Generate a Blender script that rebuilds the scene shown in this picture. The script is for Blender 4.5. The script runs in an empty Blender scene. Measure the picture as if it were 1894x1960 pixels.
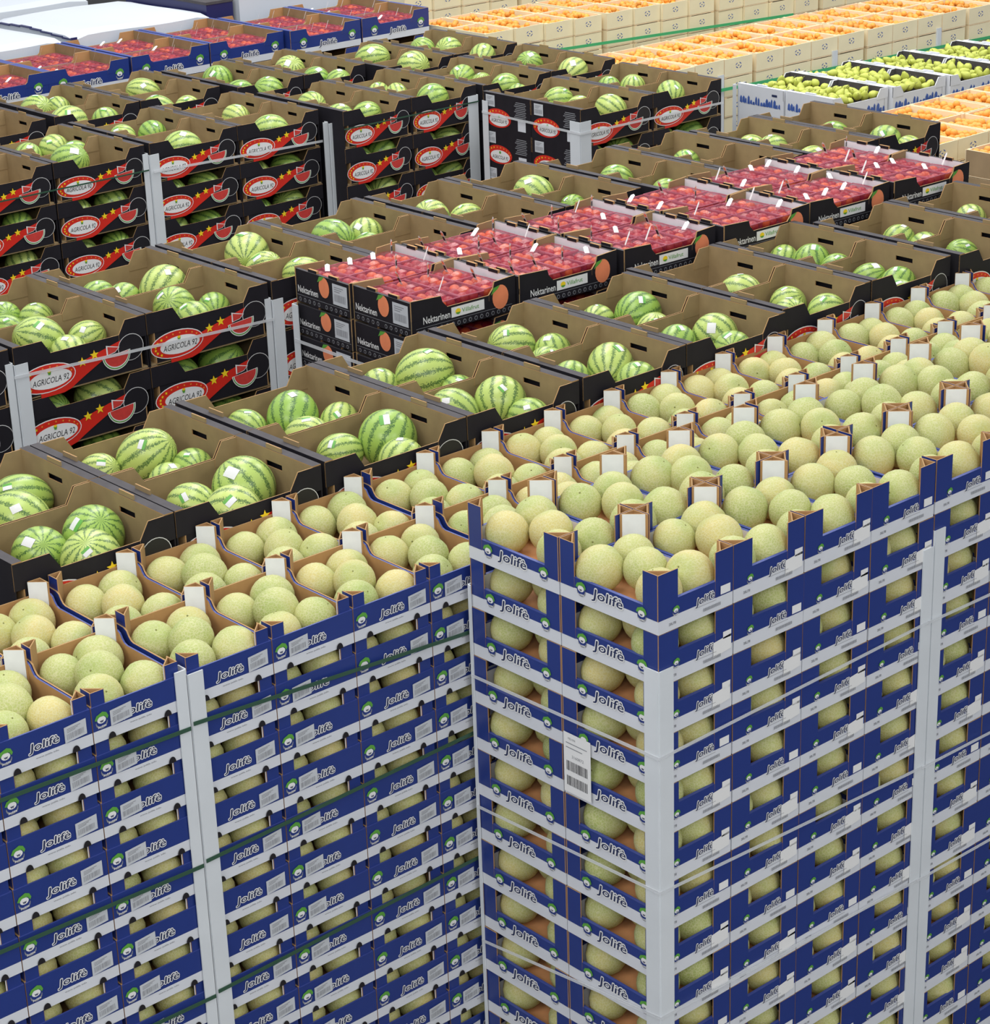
import bpy, math, random
from mathutils import Vector, Matrix
PI = math.pi
Z0 = 2.26                      # local level 0 (base of the near top carton) above the floor
S = bpy.context.scene
COL = S.collection
rnd = random.Random(7)

# ---------------------------------------------------------------- camera
CAMP = (4260.7609, .856, .3828, -.0351, -3.9938, -3.9297, 2.6357)
def camera():
    f, yaw, pit, rol, x, y, z = CAMP
    fw = Vector((math.cos(pit)*math.cos(yaw), math.cos(pit)*math.sin(yaw), -math.sin(pit)))
    rt = fw.cross(Vector((0, 0, 1))).normalized(); up = rt.cross(fw)
    c, s = math.cos(rol), math.sin(rol)
    r2 = rt*c + up*s; u2 = -rt*s + up*c
    cd = bpy.data.cameras.new('camera'); co = bpy.data.objects.new('camera', cd); COL.objects.link(co)
    m = Matrix((r2, u2, -fw)).transposed().to_4x4(); m.translation = Vector((x, y, z+Z0)); co.matrix_world = m
    cd.sensor_fit = 'HORIZONTAL'; cd.sensor_width = 36; cd.lens = f*36/1894; cd.clip_end = 200
    S.camera = co
    return r2, u2, fw, Vector((x, y, z))
CR, CU, CF, CO = camera()
def unz(u, v, z):
    d = CR*((u-947)/CAMP[0]) - CU*((v-980)/CAMP[0]) + CF
    return CO + d*((z-CO.z)/d.z)
def project(p):
    q = Vector(p)-CO; w = q.dot(CF)
    return 947+CAMP[0]*q.dot(CR)/w, 980-CAMP[0]*q.dot(CU)/w, CAMP[0]/w

# ---------------------------------------------------------------- light
wd = bpy.data.worlds.new('world'); S.world = wd; wd.use_nodes = True
wd.node_tree.nodes['Background'].inputs[0].default_value = (.93, .96, 1, 1)
wd.node_tree.nodes['Background'].inputs[1].default_value = .80
def area(name, loc, rot, sx, sy, e, col=(1, .99, .95)):
    l = bpy.data.lights.new(name, 'AREA'); l.shape = 'RECTANGLE'; l.size = sx; l.size_y = sy; l.energy = e; l.color = col
    o = bpy.data.objects.new(name, l); COL.objects.link(o); o.location = loc; o.rotation_euler = rot; return o
for i, (lx, ly, e) in enumerate([(-1, 1.5, 150), (3, 5.5, 260), (7.5, 9.5, 230), (9, 3.5, 250), (0, 8.5, 90)]):
    area('ceiling_or_fill_light', (lx, ly, Z0+6.2), (0, 0, .3), 4.5, 2.0, e)
for lx, ly in ((-7.5, -1.5), (-1.5, -7.5), (-6, -6)):
    area('ceiling_or_fill_light', (lx, ly, Z0+4.6), (0, 0, .78), 4.5, 2.0, 240)  # added fill lamps on the camera side, to brighten the upright faces
S.view_settings.view_transform = 'Standard'; S.view_settings.look = 'None'
S.view_settings.gamma = 1; S.view_settings.use_curve_mapping = False
S.view_settings.exposure = 0.09

# ---------------------------------------------------------------- materials
MATS = {}
def lin(c): return tuple((x/255/12.92 if x/255 <= .04045 else ((x/255+.055)/1.055)**2.4) for x in c)
def mat(name, rgb, rough=.6, var=0, scale=40, bump=0, **kw):
    m = bpy.data.materials.new(name); m.use_nodes = True; MATS[name] = m
    nt = m.node_tree; b = nt.nodes['Principled BSDF']; c = lin(rgb)+(1,)
    b.inputs['Base Color'].default_value = c; b.inputs['Roughness'].default_value = rough
    for k, v in kw.items(): b.inputs[k].default_value = v
    if var or bump:
        tc = nt.nodes.new('ShaderNodeTexCoord'); n = nt.nodes.new('ShaderNodeTexNoise')
        n.inputs['Scale'].default_value = scale; n.inputs['Detail'].default_value = 4
        nt.links.new(tc.outputs['Object'], n.inputs['Vector'])
        if var:
            r = nt.nodes.new('ShaderNodeMapRange'); r.inputs[1].default_value = .3; r.inputs[2].default_value = .7
            r.inputs[3].default_value = 1-var; r.inputs[4].default_value = 1+var*.6
            nt.links.new(n.outputs['Fac'], r.inputs[0])
            mx = nt.nodes.new('ShaderNodeVectorMath'); mx.operation = 'SCALE'; mx.inputs[0].default_value = c[:3]
            nt.links.new(r.outputs[0], mx.inputs['Scale']); nt.links.new(mx.outputs[0], b.inputs['Base Color'])
        if bump:
            bp = nt.nodes.new('ShaderNodeBump'); bp.inputs['Strength'].default_value = bump; bp.inputs['Distance'].default_value = .003
            nt.links.new(n.outputs['Fac'], bp.inputs['Height']); nt.links.new(bp.outputs[0], b.inputs['Normal'])
    return m
mat('blue', (37, 56, 126), .35, .06, 8)
mat('blue_edge', (58, 72, 142), .5)
mat('white_print', (214, 217, 224), .45, .03, 9)
mat('white_card', (226, 228, 234), .6, .04, 30)
mat('kraft', (176, 134, 88), .85, .12, 14, .1)
mat('kraft_edge', (168, 132, 88), .9)
mat('kraft_dull', (150, 128, 92), .85, .12, 14, .1)
mat('salmon', (236, 172, 120), .7, .1, 20)
mat('black_card', (34, 32, 38), .6, .15, 12, **{'Specular IOR Level': .2})
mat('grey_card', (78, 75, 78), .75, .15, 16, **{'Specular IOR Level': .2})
mat('ink_dark', (36, 46, 84), .5)
mat('ink_black', (28, 26, 32), .5)
mat('ink_grey', (140, 142, 148), .6)
mat('white', (232, 232, 232), .5)
mat('off_white', (214, 214, 214), .5, .03, 20)
mat('sticker', (196, 200, 206), .5)
mat('green', (92, 160, 62), .5)
mat('red', (212, 46, 34), .4, .05, 10)
mat('red_flesh', (206, 66, 60), .45, .1, 60)
mat('yellow', (248, 214, 40), .45)
mat('orange_dot', (240, 150, 60), .45)
mat('peach', (240, 142, 98), .5, .12, 14)
mat('protector', (212, 217, 222), .6, .04, 5)
mat('strap_green', (70, 175, 115), .4)
mat('strap_dark', (52, 84, 66), .4)
mat('veneer', (238, 226, 190), .7, .05, 6)
mat('veneer_in', (238, 214, 176), .75, .08, 6)
mat('plywood', (172, 146, 112), .75, .12, 9)
mat('nectarine', (176, 42, 40), .4, .35, 22)
mat('nectarine_orange', (232, 104, 40), .4, .3, 22)
mat('apricot', (238, 164, 66), .5, .25, 12)
mat('pear', (190, 198, 86), .5, .18, 18)
mat('stem', (126, 128, 70), .8)
mat('cover', (206, 212, 220), .5, .02, 2)
mat('navy', (32, 36, 88), .4)
mat('concrete', (58, 58, 60), .7, .2, 3)
mat('grey_metal', (150, 154, 160), .4)
mat('picture_blue', (66, 96, 170), .5, .3, 40)
mat('hole_shade', (22, 18, 24), .9)  # painted shade for the inside of the carton cutouts
def clear(name, rgb, a, rough=.12):
    m = mat(name, rgb, rough); b = m.node_tree.nodes['Principled BSDF']; b.inputs['Alpha'].default_value = a; return m
clear('wrap', (235, 238, 242), .45, .2)
clear('punnet', (158, 46, 78), .30, .18)
clear('punnet_rim', (200, 110, 130), .6, .25)

def melon_mat():
    m = bpy.data.materials.new('melon_rind'); m.use_nodes = True; MATS['melon'] = m
    nt = m.node_tree; N = nt.nodes; L = nt.links; b = N['Principled BSDF']
    tc = N.new('ShaderNodeTexCoord'); oi = N.new('ShaderNodeObjectInfo')
    n1 = N.new('ShaderNodeTexNoise'); n1.noise_dimensions = '4D'; n1.inputs['Scale'].default_value = 9
    mw = N.new('ShaderNodeMath'); mw.operation = 'MULTIPLY'; mw.inputs[1].default_value = 30
    L.new(oi.outputs['Random'], mw.inputs[0]); L.new(mw.outputs[0], n1.inputs['W']); L.new(tc.outputs['Object'], n1.inputs['Vector'])
    ad = N.new('ShaderNodeMath'); ad.operation = 'MULTIPLY_ADD'; ad.inputs[1].default_value = .45
    L.new(oi.outputs['Random'], ad.inputs[0]); L.new(n1.outputs['Fac'], ad.inputs[2])
    cr = N.new('ShaderNodeValToRGB'); e = cr.color_ramp.elements
    e[0].position = .42; e[0].color = lin((160, 170, 98))+(1,); e[1].position = 1.0; e[1].color = lin((196, 182, 116))+(1,)
    x = e.new(.68); x.color = lin((178, 182, 114))+(1,)
    L.new(ad.outputs[0], cr.inputs['Fac'])
    vo = N.new('ShaderNodeTexVoronoi'); vo.feature = 'DISTANCE_TO_EDGE'; vo.inputs['Scale'].default_value = 115
    n2 = N.new('ShaderNodeTexNoise'); n2.inputs['Scale'].default_value = 60
    va = N.new('ShaderNodeVectorMath'); va.operation = 'MULTIPLY_ADD'; va.inputs[1].default_value = (.012,)*3
    L.new(n2.outputs['Color'], va.inputs[0]); L.new(tc.outputs['Object'], va.inputs[2]); L.new(tc.outputs['Object'], n2.inputs['Vector'])
    L.new(va.outputs[0], vo.inputs['Vector'])
    mr = N.new('ShaderNodeMapRange'); mr.inputs[1].default_value = .0; mr.inputs[2].default_value = .16; mr.inputs[3].default_value = .55; mr.inputs[4].default_value = 0
    L.new(vo.outputs['Distance'], mr.inputs[0])
    mx = N.new('ShaderNodeMix'); mx.data_type = 'RGBA'; mx.inputs['B'].default_value = lin((208, 204, 166))+(1,)
    L.new(mr.outputs[0], mx.inputs['Factor']); L.new(cr.outputs['Color'], mx.inputs['A'])
    # greener skin round the stem end
    sp = N.new('ShaderNodeSeparateXYZ'); L.new(tc.outputs['Object'], sp.inputs[0])
    m2 = N.new('ShaderNodeMapRange'); m2.inputs[1].default_value = .045; m2.inputs[2].default_value = .068; m2.inputs[3].default_value = 0; m2.inputs[4].default_value = .35
    L.new(sp.outputs['Z'], m2.inputs[0])
    mx2 = N.new('ShaderNodeMix'); mx2.data_type = 'RGBA'; mx2.inputs['B'].default_value = lin((132, 160, 76))+(1,)
    L.new(m2.outputs[0], mx2.inputs['Factor']); L.new(mx.outputs['Result'], mx2.inputs['A'])
    L.new(mx2.outputs['Result'], b.inputs['Base Color'])
    bp = N.new('ShaderNodeBump'); bp.inputs['Strength'].default_value = .35; bp.inputs['Distance'].default_value = .002
    L.new(mr.outputs[0], bp.inputs['Height']); L.new(bp.outputs[0], b.inputs['Normal']); b.inputs['Roughness'].default_value = .65
melon_mat()

def watermelon_mat():
    m = bpy.data.materials.new('watermelon_rind'); m.use_nodes = True; MATS['watermelon'] = m
    nt = m.node_tree; N = nt.nodes; L = nt.links; b = N['Principled BSDF']
    tc = N.new('ShaderNodeTexCoord'); oi = N.new('ShaderNodeObjectInfo')
    sp = N.new('ShaderNodeSeparateXYZ'); L.new(tc.outputs['Object'], sp.inputs[0])
    at = N.new('ShaderNodeMath'); at.operation = 'ARCTAN2'; L.new(sp.outputs['Y'], at.inputs[0]); L.new(sp.outputs['X'], at.inputs[1])
    n1 = N.new('ShaderNodeTexNoise'); n1.noise_dimensions = '4D'; n1.inputs['Scale'].default_value = 22; n1.inputs['Detail'].default_value = 5
    mw = N.new('ShaderNodeMath'); mw.operation = 'MULTIPLY'; mw.inputs[1].default_value = 40
    L.new(oi.outputs['Random'], mw.inputs[0]); L.new(mw.outputs[0], n1.inputs['W']); L.new(tc.outputs['Object'], n1.inputs['Vector'])
    k = N.new('ShaderNodeMath'); k.operation = 'MULTIPLY'; k.inputs[1].default_value = 13; L.new(at.outputs[0], k.inputs[0])
    nn = N.new('ShaderNodeMath'); nn.operation = 'MULTIPLY_ADD'; nn.inputs[1].default_value = 7.0; L.new(n1.outputs['Fac'], nn.inputs[0]); L.new(k.outputs[0], nn.inputs[2])
    si = N.new('ShaderNodeMath'); si.operation = 'SINE'; L.new(nn.outputs[0], si.inputs[0])
    mr = N.new('ShaderNodeMapRange'); mr.inputs[1].default_value = .35; mr.inputs[2].default_value = .8; L.new(si.outputs[0], mr.inputs[0])
    n3 = N.new('ShaderNodeTexNoise'); n3.inputs['Scale'].default_value = 45; L.new(tc.outputs['Object'], n3.inputs['Vector'])
    m3 = N.new('ShaderNodeMapRange'); m3.inputs[1].default_value = .35; m3.inputs[2].default_value = .6; m3.inputs[3].default_value = .45; m3.inputs[4].default_value = 1; L.new(n3.outputs['Fac'], m3.inputs[0])
    mm = N.new('ShaderNodeMath'); mm.operation = 'MULTIPLY'; L.new(mr.outputs[0], mm.inputs[0]); L.new(m3.outputs[0], mm.inputs[1])
    base = N.new('ShaderNodeMix'); base.data_type = 'RGBA'; base.inputs['A'].default_value = lin((140, 176, 76))+(1,); base.inputs['B'].default_value = lin((186, 202, 112))+(1,)
    L.new(oi.outputs['Random'], base.inputs['Factor'])
    mx = N.new('ShaderNodeMix'); mx.data_type = 'RGBA'; mx.inputs['B'].default_value = lin((44, 88, 46))+(1,)
    L.new(mm.outputs[0], mx.inputs['Factor']); L.new(base.outputs['Result'], mx.inputs['A']); L.new(mx.outputs['Result'], b.inputs['Base Color'])
    b.inputs['Roughness'].default_value = .3
watermelon_mat()

# ---------------------------------------------------------------- mesh building
class MB:
    def __init__(s): s.v = []; s.f = []; s.m = []; s.names = []
    def mi(s, n):
        if n not in s.names: s.names.append(n)
        return s.names.index(n)
    def face(s, pts, m):
        i = len(s.v); s.v += [tuple(p) for p in pts]; s.f.append(tuple(range(i, i+len(pts)))); s.m.append(s.mi(m))
    def box(s, x0, x1, y0, y1, z0, z1, m, mx0=None, mx1=None, my0=None, my1=None, mt=None):
        i = len(s.v)
        s.v += [(x0, y0, z0), (x1, y0, z0), (x1, y1, z0), (x0, y1, z0), (x0, y0, z1), (x1, y0, z1), (x1, y1, z1), (x0, y1, z1)]
        for q, mm in (((0, 3, 2, 1), m), ((4, 5, 6, 7), mt or m), ((0, 1, 5, 4), my0 or m), ((2, 3, 7, 6), my1 or m), ((0, 4, 7, 3), mx0 or m), ((1, 2, 6, 5), mx1 or m)):
            s.f.append(tuple(i+k for k in q)); s.m.append(s.mi(mm))
    def prism(s, poly, z0, z1, m, mt=None, ms=None):      # poly in xy ccw; ms: material per side
        n = len(poly); i = len(s.v)
        s.v += [(x, y, z0) for x, y in poly]+[(x, y, z1) for x, y in poly]
        s.f.append(tuple(i+n-1-k for k in range(n))); s.m.append(s.mi(m))
        s.f.append(tuple(i+n+k for k in range(n))); s.m.append(s.mi(mt or m))
        for k in range(n):
            s.f.append((i+k, i+(k+1) % n, i+n+(k+1) % n, i+n+k)); s.m.append(s.mi(ms[k] if ms else m))
    def slab(s, poly, y0, y1, m0, m1, me):                  # poly in xz (ccw seen from -y); y0 face material m0, y1 face m1
        n = len(poly); i = len(s.v)
        s.v += [(x, y0, z) for x, z in poly]+[(x, y1, z) for x, z in poly]
        s.f.append(tuple(i+k for k in range(n))); s.m.append(s.mi(m0))
        s.f.append(tuple(i+n+n-1-k for k in range(n))); s.m.append(s.mi(m1))
        for k in range(n):
            s.f.append((i+k, i+n+k, i+n+(k+1) % n, i+(k+1) % n)); s.m.append(s.mi(me))
    def add(s, verts, faces, m):
        i = len(s.v); s.v += [tuple(p) for p in verts]
        for f in faces: s.f.append(tuple(i+k for k in f)); s.m.append(s.mi(m))
    def mesh(s, name, smooth=False):
        me = bpy.data.meshes.new(name); me.from_pydata(s.v, [], s.f)
        for n in s.names: me.materials.append(MATS[n])
        me.polygons.foreach_set('material_index', s.m)
        if smooth: me.polygons.foreach_set('use_smooth', [True]*len(s.f))
        me.update(); return me

TXT = {}
def text2d(t, off=0, shear=0, sx=1.0):
    k = (t, off, shear)
    if k not in TXT:
        c = bpy.data.curves.new('t', 'FONT'); c.body = t; c.size = 1; c.resolution_u = 2; c.offset = off; c.shear = shear
        o = bpy.data.objects.new('t', c); me = bpy.data.meshes.new_from_object(o)
        v = [(p.co.x, p.co.y) for p in me.vertices]; f = [tuple(p.vertices) for p in me.polygons]
        xs = [a for a, b in v]; ys = [b for a, b in v]
        TXT[k] = (v, f, (min(xs), max(xs), min(ys), max(ys)))
        bpy.data.objects.remove(o); bpy.data.curves.remove(c); bpy.data.meshes.remove(me)
    return TXT[k]

class Art:
    """flat print on a face; side 'y': face y=0 looking to -y, u along x; side 'x': face x=0 looking to -x, u from y=D towards y=0"""
    def __init__(s, side, D=0, arch=None): s.b = MB(); s.side = side; s.D = D; s.k = 0; s.arch = arch
    def P(s, u, v, o):
        if s.side == 'y': return (u, -o, v)
        return (-o, s.D-u, v)
    def poly(s, pts, m, lay=1): s.b.face([s.P(u, v, .0005*lay+.0006) for u, v in pts], m)
    def rect(s, u0, u1, v0, v1, m, lay=1, tilt=0): s.poly([(u0, v0), (u1, v0+tilt), (u1, v1+tilt), (u0, v1)], m, lay)
    def ell(s, cu, cv, ru, rv, m, lay=1, n=22, a0=0, a1=2*PI, rot=0):
        full = abs(a1-a0) > 6.2; N = n if full else n+1
        pts = []
        for i in range(N):
            a = a0+(a1-a0)*i/n; x = ru*math.cos(a); y = rv*math.sin(a)
            pts.append((cu+x*math.cos(rot)-y*math.sin(rot), cv+x*math.sin(rot)+y*math.cos(rot)))
        s.poly(pts, m, lay)
    def star(s, cu, cv, r, m, lay=1):
        s.poly([(cu+(r if i % 2 == 0 else r*.42)*math.sin(i*PI/5), cv+(r if i % 2 == 0 else r*.42)*math.cos(i*PI/5)) for i in range(10)], m, lay)
    def text(s, t, cu, cv, w, h, m, lay=1, off=0, shear=0, rise=0):
        v, f, (a, b_, c, d) = text2d(t, 0, shear); v2, f2, _ = text2d(t, off, shear)
        kx = w/(b_-a); ky = h/(d-c); mx = (a+b_)/2; my = (c+d)/2
        def R(x):
            t_ = (x-mx)/(b_-a); return rise*t_
        s.b.add([s.P(cu+(x-mx)*kx, cv+(y-my)*ky+R(x), .0005*lay+.0006) for x, y in v2], f2, m)
    def mesh(s, n): return s.b.mesh(n)

def logo_j(A, cu, cv, w, h, rise=0, cover=1):
    d = h*.10
    for k in range(8): A.text('Jolifè', cu+d*math.cos(k*PI/4), cv+d*math.sin(k*PI/4), w, h, 'white', 1.5+.12*k, 0, .12, rise)
    for k in (-1, 0, 1): A.text('Jolifè', cu+k*h*.018, cv, w, h, 'ink_dark', 3.2+.2*k, 0, .12, rise)
def emblem(A, cu, cv, r):
    A.ell(cu, cv-r*.35, r*.85, r*.75, 'ink_grey', 1, 14)
    A.ell(cu, cv-.1*r, r*.78, r*.72, 'blue', 2, 14)
    A.ell(cu, cv+.08*r, r*.62, r*.48, 'white', 3, 12)
    A.poly([(cu-r, cv+.25*r), (cu-.75*r, cv+.1*r), (cu-.3*r, cv+.55*r), (cu+.5*r, cv+.5*r), (cu+.8*r, cv+.0*r), (cu+1.0*r, cv+.35*r), (cu+.75*r, cv+.9*r), (cu+.2*r, cv+1.15*r), (cu-.3*r, cv+.95*r), (cu-.7*r, cv+.8*r)], 'green', 4)
    A.text('w', cu, cv-.1*r, r*.5, r*.25, 'ink_dark', 5, .03)
    A.text('Jolifè', cu, cv-.82*r, r*1.2, r*.3, 'white', 3, .02)
def barcode(A, u0, u1, v0, v1, lay=4, tilt=0, base='sticker'):
    A.rect(u0, u1, v0, v1, base, lay, tilt)
    w = u1-u0; h = v1-v0; r = random.Random(int(u0*9999)); x = u0+.1*w
    while x < u1-.14*w:
        d = w*r.choice((.015, .03, .02)); t0 = tilt*(x-u0)/w
        A.poly([(x, v0+.16*h+t0), (x+d, v0+.16*h+t0), (x+d, v0+.52*h+t0), (x, v0+.52*h+t0)], 'ink_grey', lay+1); x += d+w*r.choice((.02, .035))
    for k in range(3):
        A.rect(u0+.12*w, u0+(.5+.12*k)*w, v0+(.62+.1*k)*h, v0+(.66+.1*k)*h, 'ink_grey', lay+1, tilt*.6)

# ---------------------------------------------------------------- objects
def props(o, label, cat, group=None, kind=None):
    if label: o['label'] = label
    if cat: o['category'] = cat
    if group: o['group'] = group
    if kind: o['kind'] = kind
    return o
def place(parts, name, loc, label, cat, group, yaw=0, s=1):
    """parts: list of (name, mesh, [subparts]); root empty at the thing's base"""
    e = bpy.data.objects.new(name, None); COL.objects.link(e); e.empty_display_size = .02
    e.location = (loc[0], loc[1], loc[2]+Z0); e.rotation_euler = (0, 0, yaw)
    if s != 1: e.scale = (s, s, s)
    props(e, label, cat, group)
    for p in parts:
        o = bpy.data.objects.new(p[0], p[1]); COL.objects.link(o); o.parent = e
        if len(p) > 2 and p[2]:
            for q in p[2]:
                c = bpy.data.objects.new(q[0], q[1]); COL.objects.link(c); c.parent = o
    return e
def single(name, me, loc, label, cat, group=None, rot=(0, 0, 0), s=(1, 1, 1), kind=None):
    o = bpy.data.objects.new(name, me); COL.objects.link(o); o.location = (loc[0], loc[1], loc[2]+Z0); o.rotation_euler = rot; o.scale = s
    return props(o, label, cat, group, kind)
ORD = ['first', 'second', 'third', 'fourth', 'fifth', 'sixth', 'seventh', 'eighth', 'ninth', 'tenth', 'eleventh', 'twelfth', 'thirteenth', 'fourteenth', 'fifteenth', 'sixteenth', 'seventeenth', 'eighteenth', 'nineteenth', 'twentieth']
def lay(L): return 'top layer' if L == 0 else ORD[L]+' layer down'

# floor and hall walls
b = MB(); b.box(-14, 24, -10, 26, -.1, 0, 'concrete')
fl = bpy.data.objects.new('floor', b.mesh('floor')); COL.objects.link(fl); fl['kind'] = 'structure'
for nm, bx in (('wall_left', (-14.2, -14, -10, 26)), ('wall_right', (24, 24.2, -10, 26)), ('wall_back', (-14, 24, 26, 26.2)), ('wall_front', (-14, 24, -10.2, -10))):
    b = MB(); b.box(bx[0], bx[1], bx[2], bx[3], 0, 7.5, 'off_white')
    o = bpy.data.objects.new(nm, b.mesh(nm)); COL.objects.link(o); o['kind'] = 'structure'

def sphere(r, nu=20, nv=12, sz=1.0, dim=0, squash=None):
    v = [(0, 0, r*sz*(1-dim))]; f = []
    for j in range(1, nv):
        t = PI*j/nv
        for i in range(nu):
            a = 2*PI*i/nu; q = r*math.sin(t); z = r*sz*math.cos(t)
            if dim and j == 1: z -= r*dim*.3
            v.append((q*math.cos(a), q*math.sin(a), z))
    v.append((0, 0, -r*sz)); n = len(v)
    for i in range(nu): f.append((0, 1+i, 1+(i+1) % nu)); f.append((n-1, n-1-nu+(i+1) % nu, n-1-nu+i))
    for j in range(nv-2):
        for i in range(nu):
            a = 1+j*nu+i; c = 1+j*nu+(i+1) % nu; f.append((a, a+nu, c+nu, c))
    return v, f

# ------------------------------------------------ melons
MR = .068
def melon_mesh(nu, nv, sz, dim):
    b = MB(); v, f = sphere(MR, nu, nv, sz, dim); b.add(v, f, 'melon'); return b.mesh('melon', True)
MELON = [melon_mesh(24, 14, s_, .09) for s_ in (1.0, .95, 1.06)]
MELON_LO = sphere(MR, 14, 8, 1.0)
melons = []          # (priority, pos, s, rot, label)
def add_melon(pos, s, label, pri): melons.append((pri, pos, s, (rnd.uniform(-1.1, 1.1), rnd.uniform(-1.1, 1.1), rnd.uniform(0, 6)), label))
b = MB(); v, f = sphere(.0075, 8, 4, .35); b.add(v, f, 'stem'); b.box(-.0015, .0015, -.0015, .0015, 0, .004, 'stem'); STEM = b.mesh('stem_scar', True)

# ------------------------------------------------ melon carton, white-lined (front pallets)
def corner_post(b, cx, cy, sx, sy, a, c, h, z0=0, out='blue', inn='white_card', g=.045):
    """triangular post at corner (cx,cy), legs a along x (direction sx) and c along y (direction sy)"""
    t = .0035
    def X(d): return cx+sx*d
    def Y(d): return cy+sy*d
    def bx(xa, xb, ya, yb, **k): b.box(min(xa, xb), max(xa, xb), min(ya, yb), max(ya, yb), z0, h, 'kraft', mt='kraft_edge', **k)
    kx = {'my0' if sy > 0 else 'my1': out}; ky = {'mx0' if sx > 0 else 'mx1': out}
    bx(X(0), X(a), Y(0), Y(t), **kx); bx(X(0), X(t), Y(t), Y(c), **ky)
    p = [(X(g), Y(t*1.1)), (X(t*1.1), Y(g)), (X(t*1.1), Y(g-.005)), (X(g-.005), Y(t*1.1))]
    ms = [inn, 'kraft_edge', 'kraft', 'kraft_edge']
    if sx*sy < 0: p = p[::-1]; ms = ['kraft_edge', 'kraft', 'kraft_edge', inn]; ms = [ms[0], ms[1], ms[2], ms[3]]
    b.prism(p, z0, h, 'kraft', 'kraft_edge', ms)
def carton_A(vis_x, vis_y, stick, top=False):
    W, D, H = .300, .396, .180 if top else .1605
    parts = []
    b = MB()
    b.box(.003, W-.003, .003, D-.003, .001, .012, 'white_print', mt='salmon')
    b.box(.012, W-.012, .012, D-.012, .012, .018, 'salmon')
    lx, ly = .092, .075
    T = .011
    for z0_, z1_, m in ((0.0, .042, 'white_print'), (.042, 1, 'blue')):
        zy = min(z1_, lx); zx = min(z1_, ly)
        b.box(T, W-T, 0, T, z0_, zy, 'blue_edge', my0=m, my1='white_card'); b.box(T, W-T, D-T, D, z0_, zy, 'blue_edge', my1=m, my0='white_card')
        b.box(0, T, 0, D, z0_, zx, 'blue_edge', mx0=m, mx1='white_card', my0=m, my1=m); b.box(W-T, W, 0, D, z0_, zx, 'blue_edge', mx1=m, mx0='white_card', my0=m, my1=m)
    parts.append(('tray', b.mesh('tray')))
    for (cx, cy, sx, sy, a) in ((0, 0, 1, 1, .078), (W, 0, -1, 1, .072), (0, D, 1, -1, .058), (W, D, -1, -1, .058)):
        b = MB(); corner_post(b, cx-sx*.0006, cy-sy*.0006, sx, sy, a, .060, H, .041, g=.052); parts.append(('corner_post', b.mesh('corner_post')))
    if vis_y:
        A = Art('y'); logo_j(A, .185, .052, .076, .028, .006); parts.append(('printed_lettering', A.mesh('printed_lettering')))
        A = Art('y'); emblem(A, .068, .055, .014); A.text('20L/78', .055, .02, .028, .008, 'ink_grey', 1, .02); parts.append(('emblem', A.mesh('emblem')))
        A = Art('y')
        if stick:
            A.rect(.218, .292, .02, .066, 'white', 4, .008); A.rect(.258, .292, .066, .088, 'white', 4, .0)
        else:
            A.rect(.248, .288, .046, .072, 'white', 4)
        for k in range(12): A.rect(.178+k*.006, .181+k*.006, .016, .026, 'ink_grey', 6)
        A.rect(.15, .23, .036, .0372, 'ink_grey', 5)
        parts.append(('price_sticker', A.mesh('price_sticker')))
    if vis_x:
        A = Art('x', D); logo_j(A, .195, .045, .125, .040, 0); parts.append(('printed_lettering', A.mesh('printed_lettering')))
        for u in (.088, .332):
            A = Art('x', D); emblem(A, u, .046, .021); parts.append(('emblem', A.mesh('emblem')))
    return parts
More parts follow.
